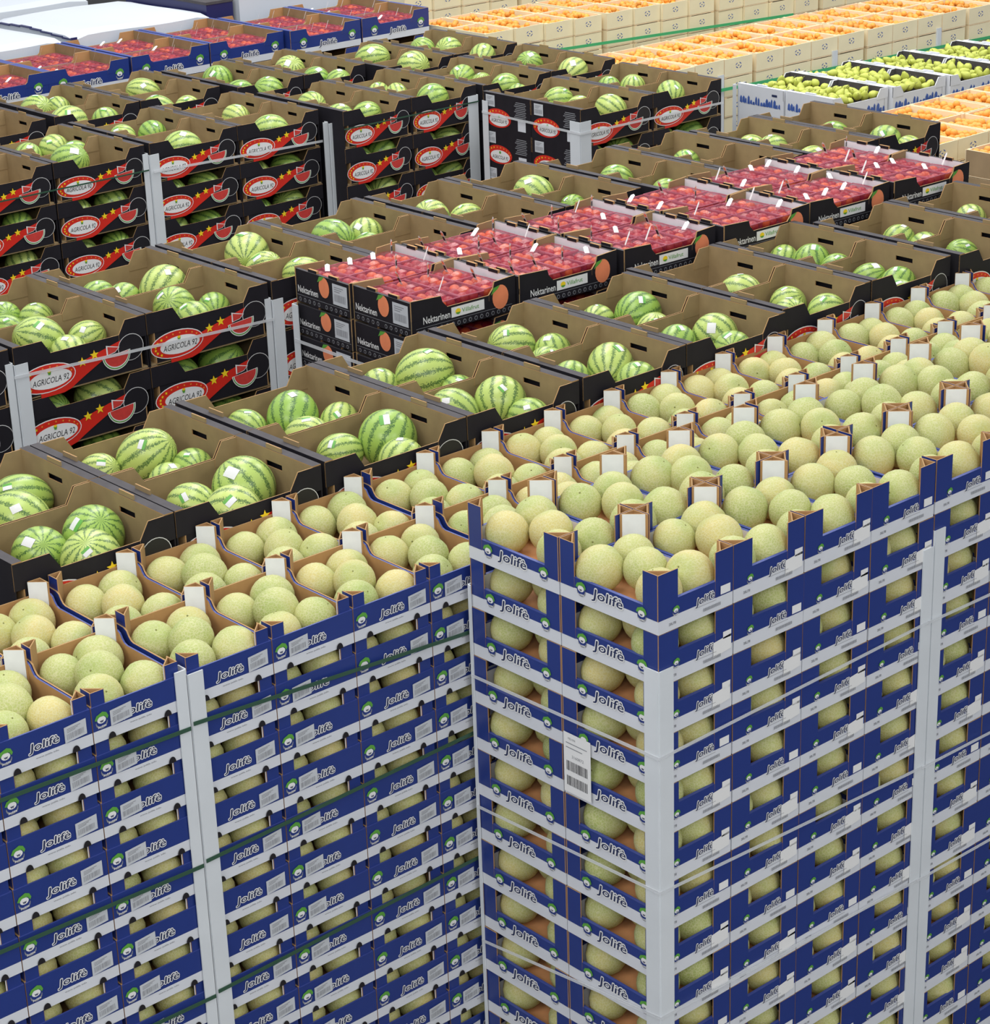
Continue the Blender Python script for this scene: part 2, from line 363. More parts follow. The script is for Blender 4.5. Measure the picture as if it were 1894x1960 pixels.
# ------------------------------------------------ melon carton, brown-lined (row behind)
BW, BD, BH = .2905, .362, .146
def carton_B(vis_y, stick, top):
    W, D = BW, BD; H = .180 if top else .1455
    parts = []; b = MB(); T = .005
    b.box(.003, W-.003, .003, D-.003, .001, .01, 'kraft')
    low = .106; hw = .132
    for z0_, z1_, m in ((0.0, .034, 'white_print'), (.034, 1, 'blue')):
        b.box(0, W, 0, T, z0_, min(z1_, low), 'kraft', my0=m, mt='blue_edge')
    b.box(0, W, D-T, D, 0, hw, 'kraft', my1='blue', mt='kraft_edge')
    lo_ = hw-.024
    for x0, x1, ins in ((0, T, 1), (W-T, W, 0)):
        prof_ = [(T, 0), (D-T, 0), (D-T, hw+.012), (.31, hw+.010), (.297, hw+.004), (.288, hw-.010), (.278, hw-.020), (.265, lo_), (T, lo_)]
        n = len(prof_); i = len(b.v)
        b.v += [(x0, y, z) for y, z in prof_]+[(x1, y, z) for y, z in prof_]
        b.f.append(tuple(i+n-1-k for k in range(n))); b.m.append(b.mi('blue' if ins else 'kraft'))
        b.f.append(tuple(i+n+k for k in range(n))); b.m.append(b.mi('kraft' if ins else 'blue'))
        for k in range(n): b.f.append((i+k, i+(k+1) % n, i+n+(k+1) % n, i+n+k)); b.m.append(b.mi('kraft_edge' if ins else 'blue_edge'))
    parts.append(('tray', b.mesh('tray')))
    for (cx, cy, sx, sy) in ((0, 0, 1, 1), (W, 0, -1, 1), (0, D, 1, -1), (W, D, -1, -1)):
        b = MB(); corner_post(b, cx+sx*.0052, cy+sy*.0052, sx, sy, .042, .05, H if cy > 0 else min(H, .147), .01, g=.045); parts.append(('corner_post', b.mesh('corner_post')))
    if vis_y:
        # round notches in the band, the shade inside them painted on flat
        A = Art('y'); emblem(A, .028, .062, .022); parts.append(('emblem', A.mesh('emblem')))
        A = Art('y'); logo_j(A, .142 if stick else .15, .056, .092, .030, .0); A.text('www jolife info', .15, .024, .07, .006, 'ink_grey', 1, .01)
        parts.append(('printed_lettering', A.mesh('printed_lettering')))
        A = Art('y')
        u = .205 if stick == 1 else .055
        barcode(A, u, u+.068, .036, .082, 5, .006); parts.append(('barcode_sticker', A.mesh('barcode_sticker')))
        for u in (.055, .235):
            A = Art('y'); A.ell(u, .0, .012, .019, 'hole_shade', 6, 12, 0, PI); parts.append(('painted_notch', A.mesh('painted_notch')))
    return parts
cA = {}
def CA(x, y, s, t):
    k = (x, y, s, t)
    if k not in cA: cA[k] = carton_A(*k)
    return cA[k]
cB = {}
def CB(y, s, t):
    k = (y, s, t)
    if k not in cB: cB[k] = carton_B(*k)
    return cB[k]

QA = (('left', .078, .305), ('far', .215, .318), ('centre', .152, .195), ('right', .222, .082), ('near', .080, .085))
def stack_core(x0, x1, y0, y1, ztop, m, label, n=6, zb=None):
    """the cartons packed away under the top ones, down to the pallet"""
    b = MB(); zb = -Z0+.144 if zb is None else zb; h = (ztop-zb)/n
    for k in range(n):
        b.box(x0+.004*(k % 2), x1-.004*(k % 2), y0, y1, zb+k*h, zb+k*h+h-.002, m)
    o = single('hidden_cartons', b.mesh('hidden_cartons'), (0, 0, 0), label, None, None, kind='stuff')
PALM = {}
def wooden_pallet(x0, x1, y0, y1, label):
    w = x1-x0; d = y1-y0; key = (round(w, 2), round(d, 2))
    if key not in PALM:
        def one(nm, *bx):
            b = MB(); b.box(*bx, 'plywood'); return (nm, b.mesh(nm))
        q = [one('base_board', 0, w, k*(d-.1)/2, k*(d-.1)/2+.1, 0, .022) for k in range(3)]
        q += [one('block', j*(w-.1)/2, j*(w-.1)/2+.1, k*(d-.1)/2, k*(d-.1)/2+.1, .022, .1) for k in range(3) for j in range(3)]
        q += [one('deck_board', k*(w-.1)/6, k*(w-.1)/6+.1, 0, d, .1, .142) for k in range(7)]
        PALM[key] = q
    parts = PALM[key]
    place(parts, 'wooden_pallet', (x0, y0, -Z0), label, 'pallet', 'wooden pallets under the stacks')

def fill_A(x0, y0, z0, pname, cols, rows, nl, pitch=.305, dy=.4):
    for c in range(cols):
        for r in range(rows):
            for L in range(nl):
                if L and not (r == 0 or (c == 0 and pname == 'near corner pallet')): continue
                x = x0+c*pitch; y = y0+r*dy; z = z0-L*.162
                jx = rnd.uniform(-.002, .002)
                vx = (c == 0 and pname == 'near corner pallet'); vy = r == 0
                rw = 'front' if r == 0 else 'back'
                wh = f'{lay(L)}, {ORD[c]} column, {rw} row, {pname}'
                place(CA(vx, vy, (c+L*2) % 3 != 0, L == 0), 'melon_carton', (x+jx, y, z), 'blue carton of netted melons, '+wh, 'carton', 'blue melon cartons', yaw=rnd.uniform(-.004, .004))
                for q, (qn, qx, qy) in enumerate(QA):
                    s = rnd.uniform(.95, 1.06)
                    px = x+qx+rnd.uniform(-.006, .006); py = y+qy+rnd.uniform(-.008, .008)
                    pz = z+.018+MR*s+(.012 if qn == 'centre' else 0)
                    if L and qn in ('far',): continue
                    u, v, k = project((px, py, pz))
                    pri = k*(2.2 if L == 0 else (1.0 if v < 1960 else .1))*(1 if -60 < u < 1960 and v < 2000 else .01)
                    add_melon((px, py, pz), s, f'netted melon, {qn} one, {lay(L)}, {ORD[c]} column {rw} row, {pname}', pri)
    stack_core(x0+(pitch if pname == 'near corner pallet' else 0)+.012, x0+cols*pitch-.012, y0+.402, y0+rows*dy-.01, z0-.004, 'blue', f'cartons packed beneath the top back row, {pname}', 11)
    wooden_pallet(x0, x0+cols*pitch, y0, y0+rows*dy, f'wooden pallet on the floor under the {pname}')
NLA = 14
fill_A(0, 0, 0, 'near corner pallet', 4, 2, NLA)
fill_A(1.222, .0, .004, 'right pallet', 4, 2, 14)
fill_A(2.45, .0, .0, 'far right pallet', 4, 2, 1)

def fill_B(x0, y0, z0, pname, cols, nl, pitch=.2935, dy=.365):
    for c in range(cols):
        for r in range(2):
            for L in range(nl if r == 0 else 1):
                x = x0+c*pitch; y = y0+r*dy; z = z0-L*BH
                rw = 'front' if r == 0 else 'back'
                wh = f'{lay(L)}, {ORD[c]} column, {rw} row, {pname}'
                place(CB(r == 0, 1 if (c+(1 if 'left' in pname and 'second' not in pname else 1)) % 2 else 2, L == 0), 'melon_carton', (x, y, z), 'brown-lined melon carton, '+wh, 'carton', 'brown-lined melon cartons')
                for q, (qn, qx, qy) in enumerate(QA):
                    if L and qn in ('far', 'left'): continue
                    s = rnd.uniform(.93, 1.03)
                    px = x+qx*.965+rnd.uniform(-.005, .005); py = y+qy*.92+rnd.uniform(-.006, .006)
                    pz = z+.012+MR*s+(.014 if qn == 'centre' else 0)-(0 if L == 0 else .002)
                    u, v, k = project((px, py, pz))
                    pri = k*(2.2 if L == 0 else .3)*(1 if -60 < u < 1960 and v < 2000 else .01)
                    add_melon((px, py, pz), s*(1 if L == 0 else .93), f'netted melon, {qn} one, {lay(L)}, {ORD[c]} column {rw} row, {pname}', pri)
    stack_core(x0+.012, x0+cols*pitch-.012, y0+(dy+.004 if nl > 1 else .01), y0+2*dy-.01, z0-.004, 'kraft', f'cartons packed beneath the top row, {pname}', 11)
    wooden_pallet(x0, x0+cols*pitch, y0, y0+2*dy, f'wooden pallet on the floor under the {pname}')
ZB = -.151
fill_B(-2.20, .83, ZB, 'left edge pallet', 4, 14)
fill_B(-1.012, .83, ZB, 'second pallet from left', 4, 14)
fill_B(.178, .83, ZB, 'third pallet from left', 4, 1)
fill_B(1.368, .845, ZB-.008, 'fourth pallet from left', 4, 1)
fill_B(2.556, .86, ZB-.012, 'fifth pallet from left', 4, 1)
fill_B(3.746, .87, ZB-.012, 'sixth pallet from left', 4, 1)

# ------------------------------------------------ watermelon crates
def crate_W(w, d, vy, vx=False, top=True):
    H = .225; low = .165; t = .0045; sl = .034
    parts = []; b = MB()
    b.box(.003, w-.003, .003, d-.003, .001, .008, 'kraft_dull')
    b.box(sl, w-sl, .001, t, .008, low, 'kraft_dull', my0='black_card', mt='kraft_edge')
    b.box(sl, w-sl, d-t, d-.001, .008, low, 'kraft_dull', my1='black_card', mt='kraft_edge')
    parts.append(('tray', b.mesh('tray')))
    for side in (0, 1):
        b = MB()
        xi0, xi1 = (sl-t, sl) if side == 0 else (w-sl, w-sl+t)
        xo0, xo1 = (0, t) if side == 0 else (w-t, w)
        ki = 'mx1' if side == 0 else 'mx0'; ko = 'mx0' if side == 0 else 'mx1'
        hy0, hy1, hz0, hz1 = d*.5-.045, d*.5+.045, H-.062, H-.042
        for (a, c, e, g) in ((0, hy0, .008, H-.003), (hy1, d, .008, H-.003), (hy0, hy1, .008, hz0), (hy0, hy1, hz1, H-.003)):
            b.box(xi0, xi1, a, c, e, g, 'kraft_edge', **{ki: 'kraft_dull'})
        b.box(xo0, xo1, 0, d, 0, H-.003, 'black_card')
        b.box(0 if side == 0 else w-sl, sl if side == 0 else w, .0, d, H-.003, H, 'grey_card', my0='kraft_edge', mx0='kraft_edge' if side else 'black_card')
        sub = []
        tb = MB(); xm = sl-.010 if side == 0 else w-sl+.002
        tb.box(xm, xm+.005, d*.5-.042, d*.5+.042, H-.004, H+.016, 'kraft_dull', mx1='black_card', mt='kraft_edge')
        parts.append(('side_wall', b.mesh('side_wall'), [('stacking_tab', tb.mesh('stacking_tab'))]))
    for (xa, xb, sgn) in ((0, .150, 1), (w, w-.115, -1)):
        for yy, mo, mi_ in ((0, 'black_card', 'kraft_dull'), (d-t-.001, 'kraft_dull', 'black_card')):
            b = MB(); x0_, x1_ = xa, xb
            p = [(x0_, low-.03), (x1_+sgn*.012, low-.03), (x1_+sgn*.012, low), (x1_-sgn*.022, H-.004), (x0_, H-.004)]
            if sgn < 0: p = p[::-1]
            b.slab(p, yy-.001, yy+t-.001, mo, mi_, 'kraft_edge'); parts.append(('corner_flap', b.mesh('corner_flap')))
    if vy:
        parts.append(('printed_band', band_art(w)))
    if vx:
        A = Art('x', d)
        A.ell(.135, .076, .118, .058, 'red', 1, 26); A.ell(.145, .066, .088, .038, 'white', 2, 24)
        for k in range(11):
            a = PI*(.08+.95*k/10); A.star(.138+.103*math.cos(a), .074+.046*math.sin(a), .008, 'yellow' if k > 5 else 'orange_dot', 3)
        A.text('AGRICOLA 92', .145, .060, .145, .022, 'ink_black', 3, 0, .2); A.ell(.145, .09, .009, .009, 'green', 3, 8)
        parts.append(('side_print', A.mesh('side_print')))
        A = Art('x', d); barcode(A, .03, .11, .142, .212, 4); parts.append(('barcode_sticker', A.mesh('barcode_sticker')))
        A = Art('x', d)
        for k in range(9): A.rect(.30-.008*(k % 3), .385+.006*(k % 2), .190-k*.011, .1945-k*.011, 'ink_grey', 1)
        A.rect(.315, .385, .02, .085, 'white_print', 2)
        parts.append(('printed_lettering', A.mesh('printed_lettering')))
    return parts
def band_art(w):
    A = Art('y'); k = w/.6
    # sweeping red ribbon
    top = []; bot = []
    for i in range(13):
        t = i/12; u = (.10+.41*t)*k
        vt = .035+.115*(t**.8); vb = -.006+.142*max(0, (t-.3)/.7)**.9
        top.append((u, min(.158, vt))); bot.append((u, min(.150, vb)))
    for i in range(12):
        A.poly([bot[i], bot[i+1], top[i+1], top[i]], 'red', 1)
    A.ell(.135*k, .068, .128*k, .058, 'white', 2, 28, rot=.0); A.ell(.135*k, .068, .124*k, .054, 'red', 3, 28)
    A.ell(.148*k, .062, .096*k, .037, 'white', 4, 26)
    for i in range(13):
        a = PI*(.08+1.15*i/12)
        A.star((.138+.109*math.cos(a))*k, .066+.0455*math.sin(a), .0075 if i > 6 else .0055, 'yellow' if i > 6 else 'orange_dot', 5)
    A.text('AGRICOLA 92', .148*k, .058, .165*k, .024, 'ink_black', 5, 0.0, .25)
    A.poly([(.140*k, .080), (.150*k, .080), (.153*k, .094), (.137*k, .094)], 'green', 6); A.ell(.145*k, .095, .008, .005, 'yellow', 7, 8)
    A.star(.296*k, .096, .021, 'yellow', 3); A.star(.353*k, .112, .021, 'yellow', 3)
    # uncut melon, slice, wedge
    A.ell(.522*k, .105, .060*k, .055, 'off_white', 2, 24); A.ell(.522*k, .105, .057*k, .0525, 'ink_black', 3, 24)
    A.ell(.452*k, .093, .066*k, .066, 'white', 4, 18, PI*1.03, PI*2.03); A.ell(.452*k, .091, .062*k, .060, 'green', 5, 18, PI*1.03, PI*2.03)
    A.ell(.452*k, .091, .058*k, .055, 'white', 6, 18, PI*1.03, PI*2.03); A.ell(.452*k, .092, .055*k, .051, 'red_flesh', 7, 18, PI*1.03, PI*2.03)
    A.poly([(.408*k, .094), (.448*k, .100), (.470*k, .118), (.408*k, .136)], 'white', 4); A.poly([(.414*k, .097), (.448*k, .103), (.464*k, .117), (.414*k, .130)], 'red_flesh', 5)
    return A.mesh('printed_band')
cW = {}
def CW(w, d, vy, vx):
    k = (round(w, 2), d, vy, vx)
    if k not in cW: cW[k] = crate_W(k[0], d, vy, vx)
    return cW[k]
wm_crates = []      # (x0,x1,y0,y1,z,desc)
def fill_W(bounds, y0, ztop, pname, rows=2, nl=1, d=.43, vx=False, gap=0):
    xs = bounds
    for c in range(len(xs)-1):
        w = round(xs[c+1]-xs[c]-.006, 2)
        for r in range(rows):
            for L in range(nl if (r == 0 or (vx and c == 0 and L < nl)) else 1):
                y = y0+r*(d+.004); z = ztop-.225*(L+1)
                rw = ORD[r]+' row back' if r else 'front row'
                place(CW(w, d, r == 0, vx and c == 0), 'watermelon_crate', (xs[c]+.003, y, z), f'black watermelon crate, {lay(L)}, {ORD[c]} column, {rw}, {pname}', 'crate', 'black watermelon crates')
                wm_crates.append((xs[c]+.04, xs[c]+w-.035, y+.008, y+d-.008, z, L, f'{ORD[c]} column {rw}, {pname}'))
    stack_core((xs[1] if vx else xs[0])+.01, xs[-1]-.01, y0+(d+.006 if nl > 1 else .01), y0+rows*(d+.004)-.01, ztop-.229, 'black_card', f'crates packed beneath the top layer, {pname}', 7)
    if nl > 1: stack_core(xs[0]+.01, xs[-1]-.01, y0+.01, y0+d, ztop-.225*nl-.004, 'black_card', f'crates at the foot of the front row, {pname}', 4)
    wooden_pallet(xs[0], xs[-1], y0, y0+rows*(d+.004), f'wooden pallet under the {pname}')
W1Z = .095
fill_W([-1.12, -.545, .035], 1.56, W1Z, 'aisle-side left stack', nl=2)
fill_W([.045, .66, 1.20], 1.565, W1Z, 'aisle-side second stack')
fill_W([1.215, 1.75, 2.31], 1.57, W1Z, 'aisle-side third stack')
fill_W([2.32, 2.86, 3.38], 1.60, W1Z, 'aisle-side fourth stack')
fill_W([3.40, 3.92, 4.44], 1.575, W1Z, 'aisle-side fifth stack', d=.40)
W2Z = .10
fill_W([-1.25, -.64, -.04], 3.42, W2Z, 'middle far-left stack', nl=4)
fill_W([-.03, .575, 1.18], 3.42, W2Z, 'middle left stack', nl=4)
fill_W([1.195, 1.74, 2.34], 3.42, W2Z, 'middle second stack', nl=4)
fill_W([2.36, 2.86, 3.36], 3.40, W2Z, 'middle third stack')
fill_W([3.38, 3.88, 4.38], 3.28, W2Z, 'middle fourth stack')
fill_W([4.39, 4.885, 5.39], 3.215, W2Z, 'middle fifth stack', nl=2)
W3Z = -.055
fill_W([1.48, 2.10, 2.70], 6.67, W3Z, 'back left stack', nl=4)
fill_W([2.725, 3.33, 3.93], 6.67, W3Z, 'back second stack', nl=4)
fill_W([3.975, 4.50, 5.03], 6.50, W3Z, 'back third stack', nl=4)
fill_W([4.94, 5.545, 6.15], 5.48, W3Z-.01, 'back corner stack', nl=4, vx=True)
fill_W([5.06, 5.64, 6.22], 6.48, W3Z-.01, 'back fourth stack')
fill_W([5.05, 5.63, 6.21], 7.42, W3Z-.01, 'rear fourth stack')
fill_W([1.50, 2.11, 2.71], 7.74, W3Z, 'rear left stack')
fill_W([2.76, 3.37, 3.97], 7.74, W3Z, 'rear second stack')
fill_W([4.00, 4.52, 5.03], 7.60, W3Z, 'rear third stack')

# watermelons seen in the top crates: (u, v of the top, radius) measured in the photograph, dropped to the bed of their crate
WM1 = [(88,1012,56),(197,970,60),(192,1022,60),(62,902,56),(50,944,60),(380,926,50),(487,888,62),(487,926,56),(290,830,58),(325,872,42),(400,843,42),(205,864,35),
 (757,788,57),(765,834,46),(662,826,43),(554,755,53),(583,791,45),(655,767,41),(485,787,28),(983,718,51),(1002,756,42),(895,739,47),(841,676,55),(751,703,38),(860,715,36),
 (1197,661,50),(1212,687,42),(1120,690,36),(1003,622,46),(1100,630,37),(1067,662,30),(1389,598,45),(1408,632,41),(1317,620,40),(1250,560,46),(1268,598,34),(1186,586,31),
 (1594,551,38),(1510,551,36),(1545,572,30),(1425,527,42),(1759,502,35),(1681,507,34),(1727,527,28),(1592,460,37),(1616,485,28),(1536,478,28),(1848,456,33),(1797,438,31),(1722,431,33),(1860,392,30)]
WM2 = [(92,611,50),(117,638,39),(180,611,37),(10,574,34),(72,578,32),(14,607,30),(344,554,44),(362,574,38),(419,558,33),(285,515,48),(249,544,28),(188,532,29),(600,483,38),(488,514,26),
 (493,450,48),(490,476,38),(638,420,43),(717,417,36),(835,384,37),(912,383,33),(846,441,26),(728,452,28),(1050,330,40),(1102,370,29),(1182,315,32),(1250,320,29),(1265,342,23),(1310,328,24),
 (1334,281,29),(1402,288,26),(1495,251,31),(1614,227,28),(1719,241,33),(1738,259,23),(1565,277,22),(1450,262,23)]
WM3 = [(95,248,30),(120,274,38),(62,273,27),(190,269,30),(8,305,24),(131,202,36),(203,207,28),(12,222,28),(70,183,33),(128,182,25),(220,236,26),(350,251,37),(292,232,28),(277,149,31),(306,183,30),(368,186,26),(453,200,28),
 (430,123,30),(463,153,28),(518,220,34),(524,146,30),(580,104,30),(616,130,27),(673,127,26),(596,175,30),(640,195,29),(698,195,28),(762,156,24),(828,162,32),(703,153,23),(715,84,32),(791,100,32),(864,72,27),(808,73,25),
 (923,84,28),(1013,99,28),(1096,111,30),(900,120,28),(934,138,22),(985,137,27),(1216,139,25),(1283,155,29),(1151,142,23),(1082,164,28),(1108,184,22),(1175,180,31),(1015,166,22)]
def wm_mesh(el):
    b = MB(); v, f = sphere(1, 28, 18, el, .02); b.add(v, f, 'watermelon'); return b.mesh('watermelon', True)
WEL = (1.0, 1.12, 1.22); WMM = [wm_mesh(e) for e in WEL]
def sticker_mesh(el, d, size, kind):
    """small label patch wrapped on the ellipsoid (unit radius, z stretched by el) around local direction d"""
    b = MB(); d = d.normalized(); a = d.orthogonal().normalized(); c = d.cross(a)
    n = 5; grid = []
    for i in range(n+1):
        for j in range(n+1):
            p = d+a*((i/n-.5)*size)+c*((j/n-.5)*size*.8); p.normalize()
            k = 1/math.sqrt(p.x**2+p.y**2+(p.z/el)**2)*1.012
            grid.append(p*k)
    for i in range(n):
        for j in range(n):
            m = 'off_white' if not (kind == 1 and j >= 3) else 'green'
            b.face([grid[i*(n+1)+j], grid[(i+1)*(n+1)+j], grid[(i+1)*(n+1)+j+1], grid[i*(n+1)+j+1]], m)
    return b.mesh('fruit_sticker', True)
def add_wm(p, r, label, top=True):
    k = rnd.choice((0, 0, 1, 1, 2)); el = WEL[k]; rr = r/(1+(el-1)*.45)
    o = bpy.data.objects.new('watermelon', WMM[k]); COL.objects.link(o)
    tilt = rnd.uniform(.9, 2.2) if el > 1.05 else rnd.uniform(0, 2.6)
    o.rotation_euler = (tilt, 0, rnd.uniform(0, 6.28)); o.scale = (rr,)*3; o.location = (p[0], p[1], p[2]+Z0)
    props(o, label, 'watermelon', 'striped watermelons in the black crates')
    if top:
        R = o.rotation_euler.to_matrix(); wdir = Vector((rnd.uniform(-.7, .1), rnd.uniform(-.7, .1), rnd.uniform(.6, 1)))
        s = bpy.data.objects.new('fruit_sticker', sticker_mesh(el, R.inverted() @ wdir, rnd.uniform(.30, .48), rnd.choice((0, 1, 1)))); COL.objects.link(s); s.parent = o
balls = {}
for lst, zt in ((WM1, W1Z), (WM2, W2Z), (WM3, W3Z)):
    for (u, v, r) in lst:
        zc = zt-.225+.11
        p = unz(u, v+r*.92, zc); _, _, k = project(p); R = max(.074, min(.118, r/k))
        zc = zt-.225+.012+R
        if v+r*.92: p = unz(u, v+r*.92, zc)
        best = None
        for ci, c in enumerate(wm_crates):
            if c[5] or abs(c[4]+.225-zt) > .02: continue
            dx = max(c[0]-p.x, 0, p.x-c[1]); dy = max(c[2]-p.y, 0, p.y-c[3])
            if best is None or dx+dy < best[0]: best = (dx+dy, ci)
        balls.setdefault(best[1], []).append([p.x, p.y, c[4] if 0 else zc, R])
for ci in sorted(balls):
    c = wm_crates[ci]; bs = balls[ci]
    for it in range(30):
        for i in range(len(bs)):
            for j in range(i+1, len(bs)):
                A_, B_ = bs[i], bs[j]; d = math.hypot(A_[0]-B_[0], A_[1]-B_[1]) or .001; dz = A_[2]-B_[2]
                need = math.sqrt(max(1e-6, (A_[3]+B_[3])**2-dz*dz))*.97
                if d < need:
                    k = (need-d)/2/d; ex = (A_[0]-B_[0])*k; ey = (A_[1]-B_[1])*k
                    A_[0] += ex*.5; A_[1] += ey*.5; B_[0] -= ex*.5; B_[1] -= ey*.5
        for q in bs:
            q[0] = min(max(q[0], c[0]+q[3]), c[1]-q[3]); q[1] = min(max(q[1], c[2]+q[3]), c[3]-q[3])
    bs.sort(key=lambda q: q[0]-q[1])
    n = len(bs)
    for i, q in enumerate(bs):
        w = 'only visible' if n == 1 else (('left', 'right') if n == 2 else ('left', 'middle', 'right') if n == 3 else ('leftmost', 'left middle', 'right middle', 'rightmost', 'extra'))[min(i, 4)]
        add_wm(q[:3], q[3], f'{w} striped watermelon in top crate, {c[6]}')
for c in wm_crates:
    if c[5] == 0: continue
    for i in range(2):
        wi = c[1]-c[0]; R = min(rnd.uniform(.095, .103), wi/4-.002)
        add_wm((c[0]+wi*(.27+.46*i), c[2]+R+.002, c[4]+.012+R), R, f'{("left", "right")[i]} watermelon in crate opening, {lay(c[5])}, {c[6]}', False)

# ------------------------------------------------ nectarine cartons (black) and their punnets
NW, ND, NH = .536, .383, .139
def carton_N(vy, vx):
    parts = []; b = MB(); t = .005
    b.box(.003, NW-.003, .003, ND-.003, .001, .008, 'kraft_dull')
    b.box(.0, NW, .0, t, .0, .082, 'kraft_dull', my0='black_card', mt='kraft_edge'); b.box(0, NW, ND-t, ND, 0, .082, 'kraft_dull', my1='black_card', mt='kraft_edge')
    parts.append(('tray', b.mesh('tray')))
    for side in (0, 1):
        b = MB()
        if side == 0: b.box(0, .014, t, ND-t, 0, NH-.012, 'black_card', mx1='kraft_dull', mt='grey_card')
        else: b.box(NW-.014, NW, t, ND-t, 0, NH-.012, 'black_card', mx0='white_card', mt='grey_card')
        x = .004 if side == 0 else NW-.016; sub = []
        for y in (.09, ND-.15): tb = MB(); tb.box(x, x+.012, y, y+.06, NH-.014, NH-.001, 'kraft', mx0='black_card'); sub.append(('stacking_tab', tb.mesh('stacking_tab')))
        parts.append(('side_wall', b.mesh('side_wall'), sub))
    for (xa, s_) in ((0, 1), (NW, -1)):
        for yy, mo, mi_ in ((0, 'black_card', 'kraft_dull'), (ND-t, 'kraft_dull', 'black_card')):
            b = MB(); e = .15 if s_ > 0 else .11
            p = [(xa, .06), (xa+s_*(e+.03), .06), (xa+s_*(e+.03), .083), (xa+s_*(e+.008), .104), (xa+s_*e, .128), (xa, .134)]
            if s_ < 0: p = p[::-1]
            b.slab(p, yy-.001, yy+t+.001, mo, mi_, 'kraft_edge'); parts.append(('corner_flap', b.mesh('corner_flap')))
    if vy:
        A = Art('y'); A.text('Nektarinen', .125, .052, .135, .026, 'white', 1, .01); parts.append(('printed_lettering', A.mesh('printed_lettering')))
        A = Art('y'); u0, u1, v0, v1 = .20, .37, .036, .074
        A.rect(u0, u1, v0, v1, 'white', 1); A.text('Villafrut', .298, .055, .088, .016, 'green', 2, .004); A.ell(.234, .055, .014, .011, 'yellow', 2, 12); A.ell(.234, .052, .011, .008, 'green', 3, 12, PI, 2*PI)
        parts.append(('label_panel', A.mesh('label_panel')))
        A = Art('y'); A.ell(.455, .066, .042, .046, 'peach', 2, 20); A.poly([(.405, .08), (.42, .106), (.455, .112), (.44, .098)], 'green', 3); parts.append(('fruit_picture', A.mesh('fruit_picture')))
        A = Art('y'); A.rect(0.02, NW-.02, .027, .0285, 'ink_grey', 1)
        for k in range(17): A.ell(.03+k*.0295, .012, .0085, .0085, 'ink_grey', 1, 8); A.ell(.03+k*.0295, .012, .006, .006, 'ink_black', 2, 8)
        parts.append(('printed_border', A.mesh('printed_border')))
    if vx:
        A = Art('x', ND); A.text('Nektarinen', .088, .052, .14, .026, 'white', 1, .01); parts.append(('printed_lettering', A.mesh('printed_lettering')))
        A = Art('x', ND); A.ell(.205, .086, .036, .040, 'peach', 2, 20); A.poly([(.16, .10), (.175, .124), (.21, .128), (.19, .112)], 'green', 3); parts.append(('fruit_picture', A.mesh('fruit_picture')))
        A = Art('x', ND); barcode(A, .265, .365, .035, .115, 3); parts.append(('barcode_sticker', A.mesh('barcode_sticker')))
        A = Art('x', ND); A.rect(0.01, ND-.01, .027, .0285, 'ink_grey', 1)
        for k in range(10):
            u = .03+k*.033+(.02 if k > 4 else 0); A.ell(u, .012, .0085, .0085, 'ink_grey', 1, 8); A.ell(u, .012, .006, .006, 'ink_black', 2, 8)
        parts.append(('printed_border', A.mesh('printed_border')))
    return parts
cN = {}
def CN(vy, vx):
    if (vy, vx) not in cN: cN[(vy, vx)] = carton_N(vy, vx)
    return cN[(vy, vx)]
def punnet_parts(w, d, h, tagk):
    b = MB(); t = .0015; i = .008
    lo = [(i, i, 0), (w-i, i, 0), (w-i, d-i, 0), (i, d-i, 0)]; hi = [(0, 0, h), (w, 0, h), (w, d, h), (0, d, h)]
    b.face(lo, 'punnet')
    for k in range(4): b.face([lo[k], lo[(k+1) % 4], hi[(k+1) % 4], hi[k]], 'punnet')
    parts = [('tub', b.mesh('tub'))]
    b = MB()                                    # domed lid film
    n = 6; g = [[(w*a/n, d*c/n, h+.019*math.sin(PI*a/n)**.6*math.sin(PI*c/n)**.6 if 0 < a < n and 0 < c < n else h) for c in range(n+1)] for a in range(n+1)]
    for a in range(n):
        for c in range(n): b.face([g[a][c], g[a+1][c], g[a+1][c+1], g[a][c+1]], 'punnet')
    parts.append(('lid', b.mesh('lid', True)))
    b = MB(); r = .004
    b.box(0, w, -r/2, r/2, h-.002, h+.002, 'punnet_rim'); b.box(0, w, d-r/2, d+r/2, h-.002, h+.002, 'punnet_rim')
    b.box(-r/2, r/2, 0, d, h-.002, h+.002, 'punnet_rim'); b.box(w-r/2, w+r/2, 0, d, h-.002, h+.002, 'punnet_rim')
    parts.append(('rim', b.mesh('rim')))
    if tagk:
        b = MB(); k = tagk
        tw, th = .020, .066
        cx, cy = w*(.3+.2*(k % 3)), d*.5
        a = (0, .35, -.4, 1.2, 1.35)[k-1]; ya = .5*k
        def T(u, z):
            x = u*math.cos(ya)+z*math.sin(a)*math.sin(ya); y = u*math.sin(ya)-z*math.sin(a)*math.cos(ya)*1.0
            return (cx+x, cy+y, h+.014+z*math.cos(a))
        q = [(-tw/2, 0), (tw/2, 0), (tw/2, th*.85), (0, th), (-tw/2, th*.85)]
        b.face([T(*s_) for s_ in q], 'white')
        if k in (1, 3):
            dn = .0015
            for (z0_, z1_, m) in ((.012, .034, 'ink_black'), (.038, .054, 'peach')):
                for sg in (1, -1): b.face([tuple(c_+sg*n_ for c_, n_ in zip(T(*s_), (-math.sin(ya)*dn, math.cos(ya)*dn, 0))) for s_ in ((-tw*.35, z0_), (tw*.35, z0_), (tw*.35, z1_), (-tw*.35, z1_))], m)
        parts.append(('paper_tag', b.mesh('paper_tag')))
    return parts
PUN = [punnet_parts(.118, .178, .062, k) for k in (0, 0, 1, 2, 3, 4, 5)]
necs = []
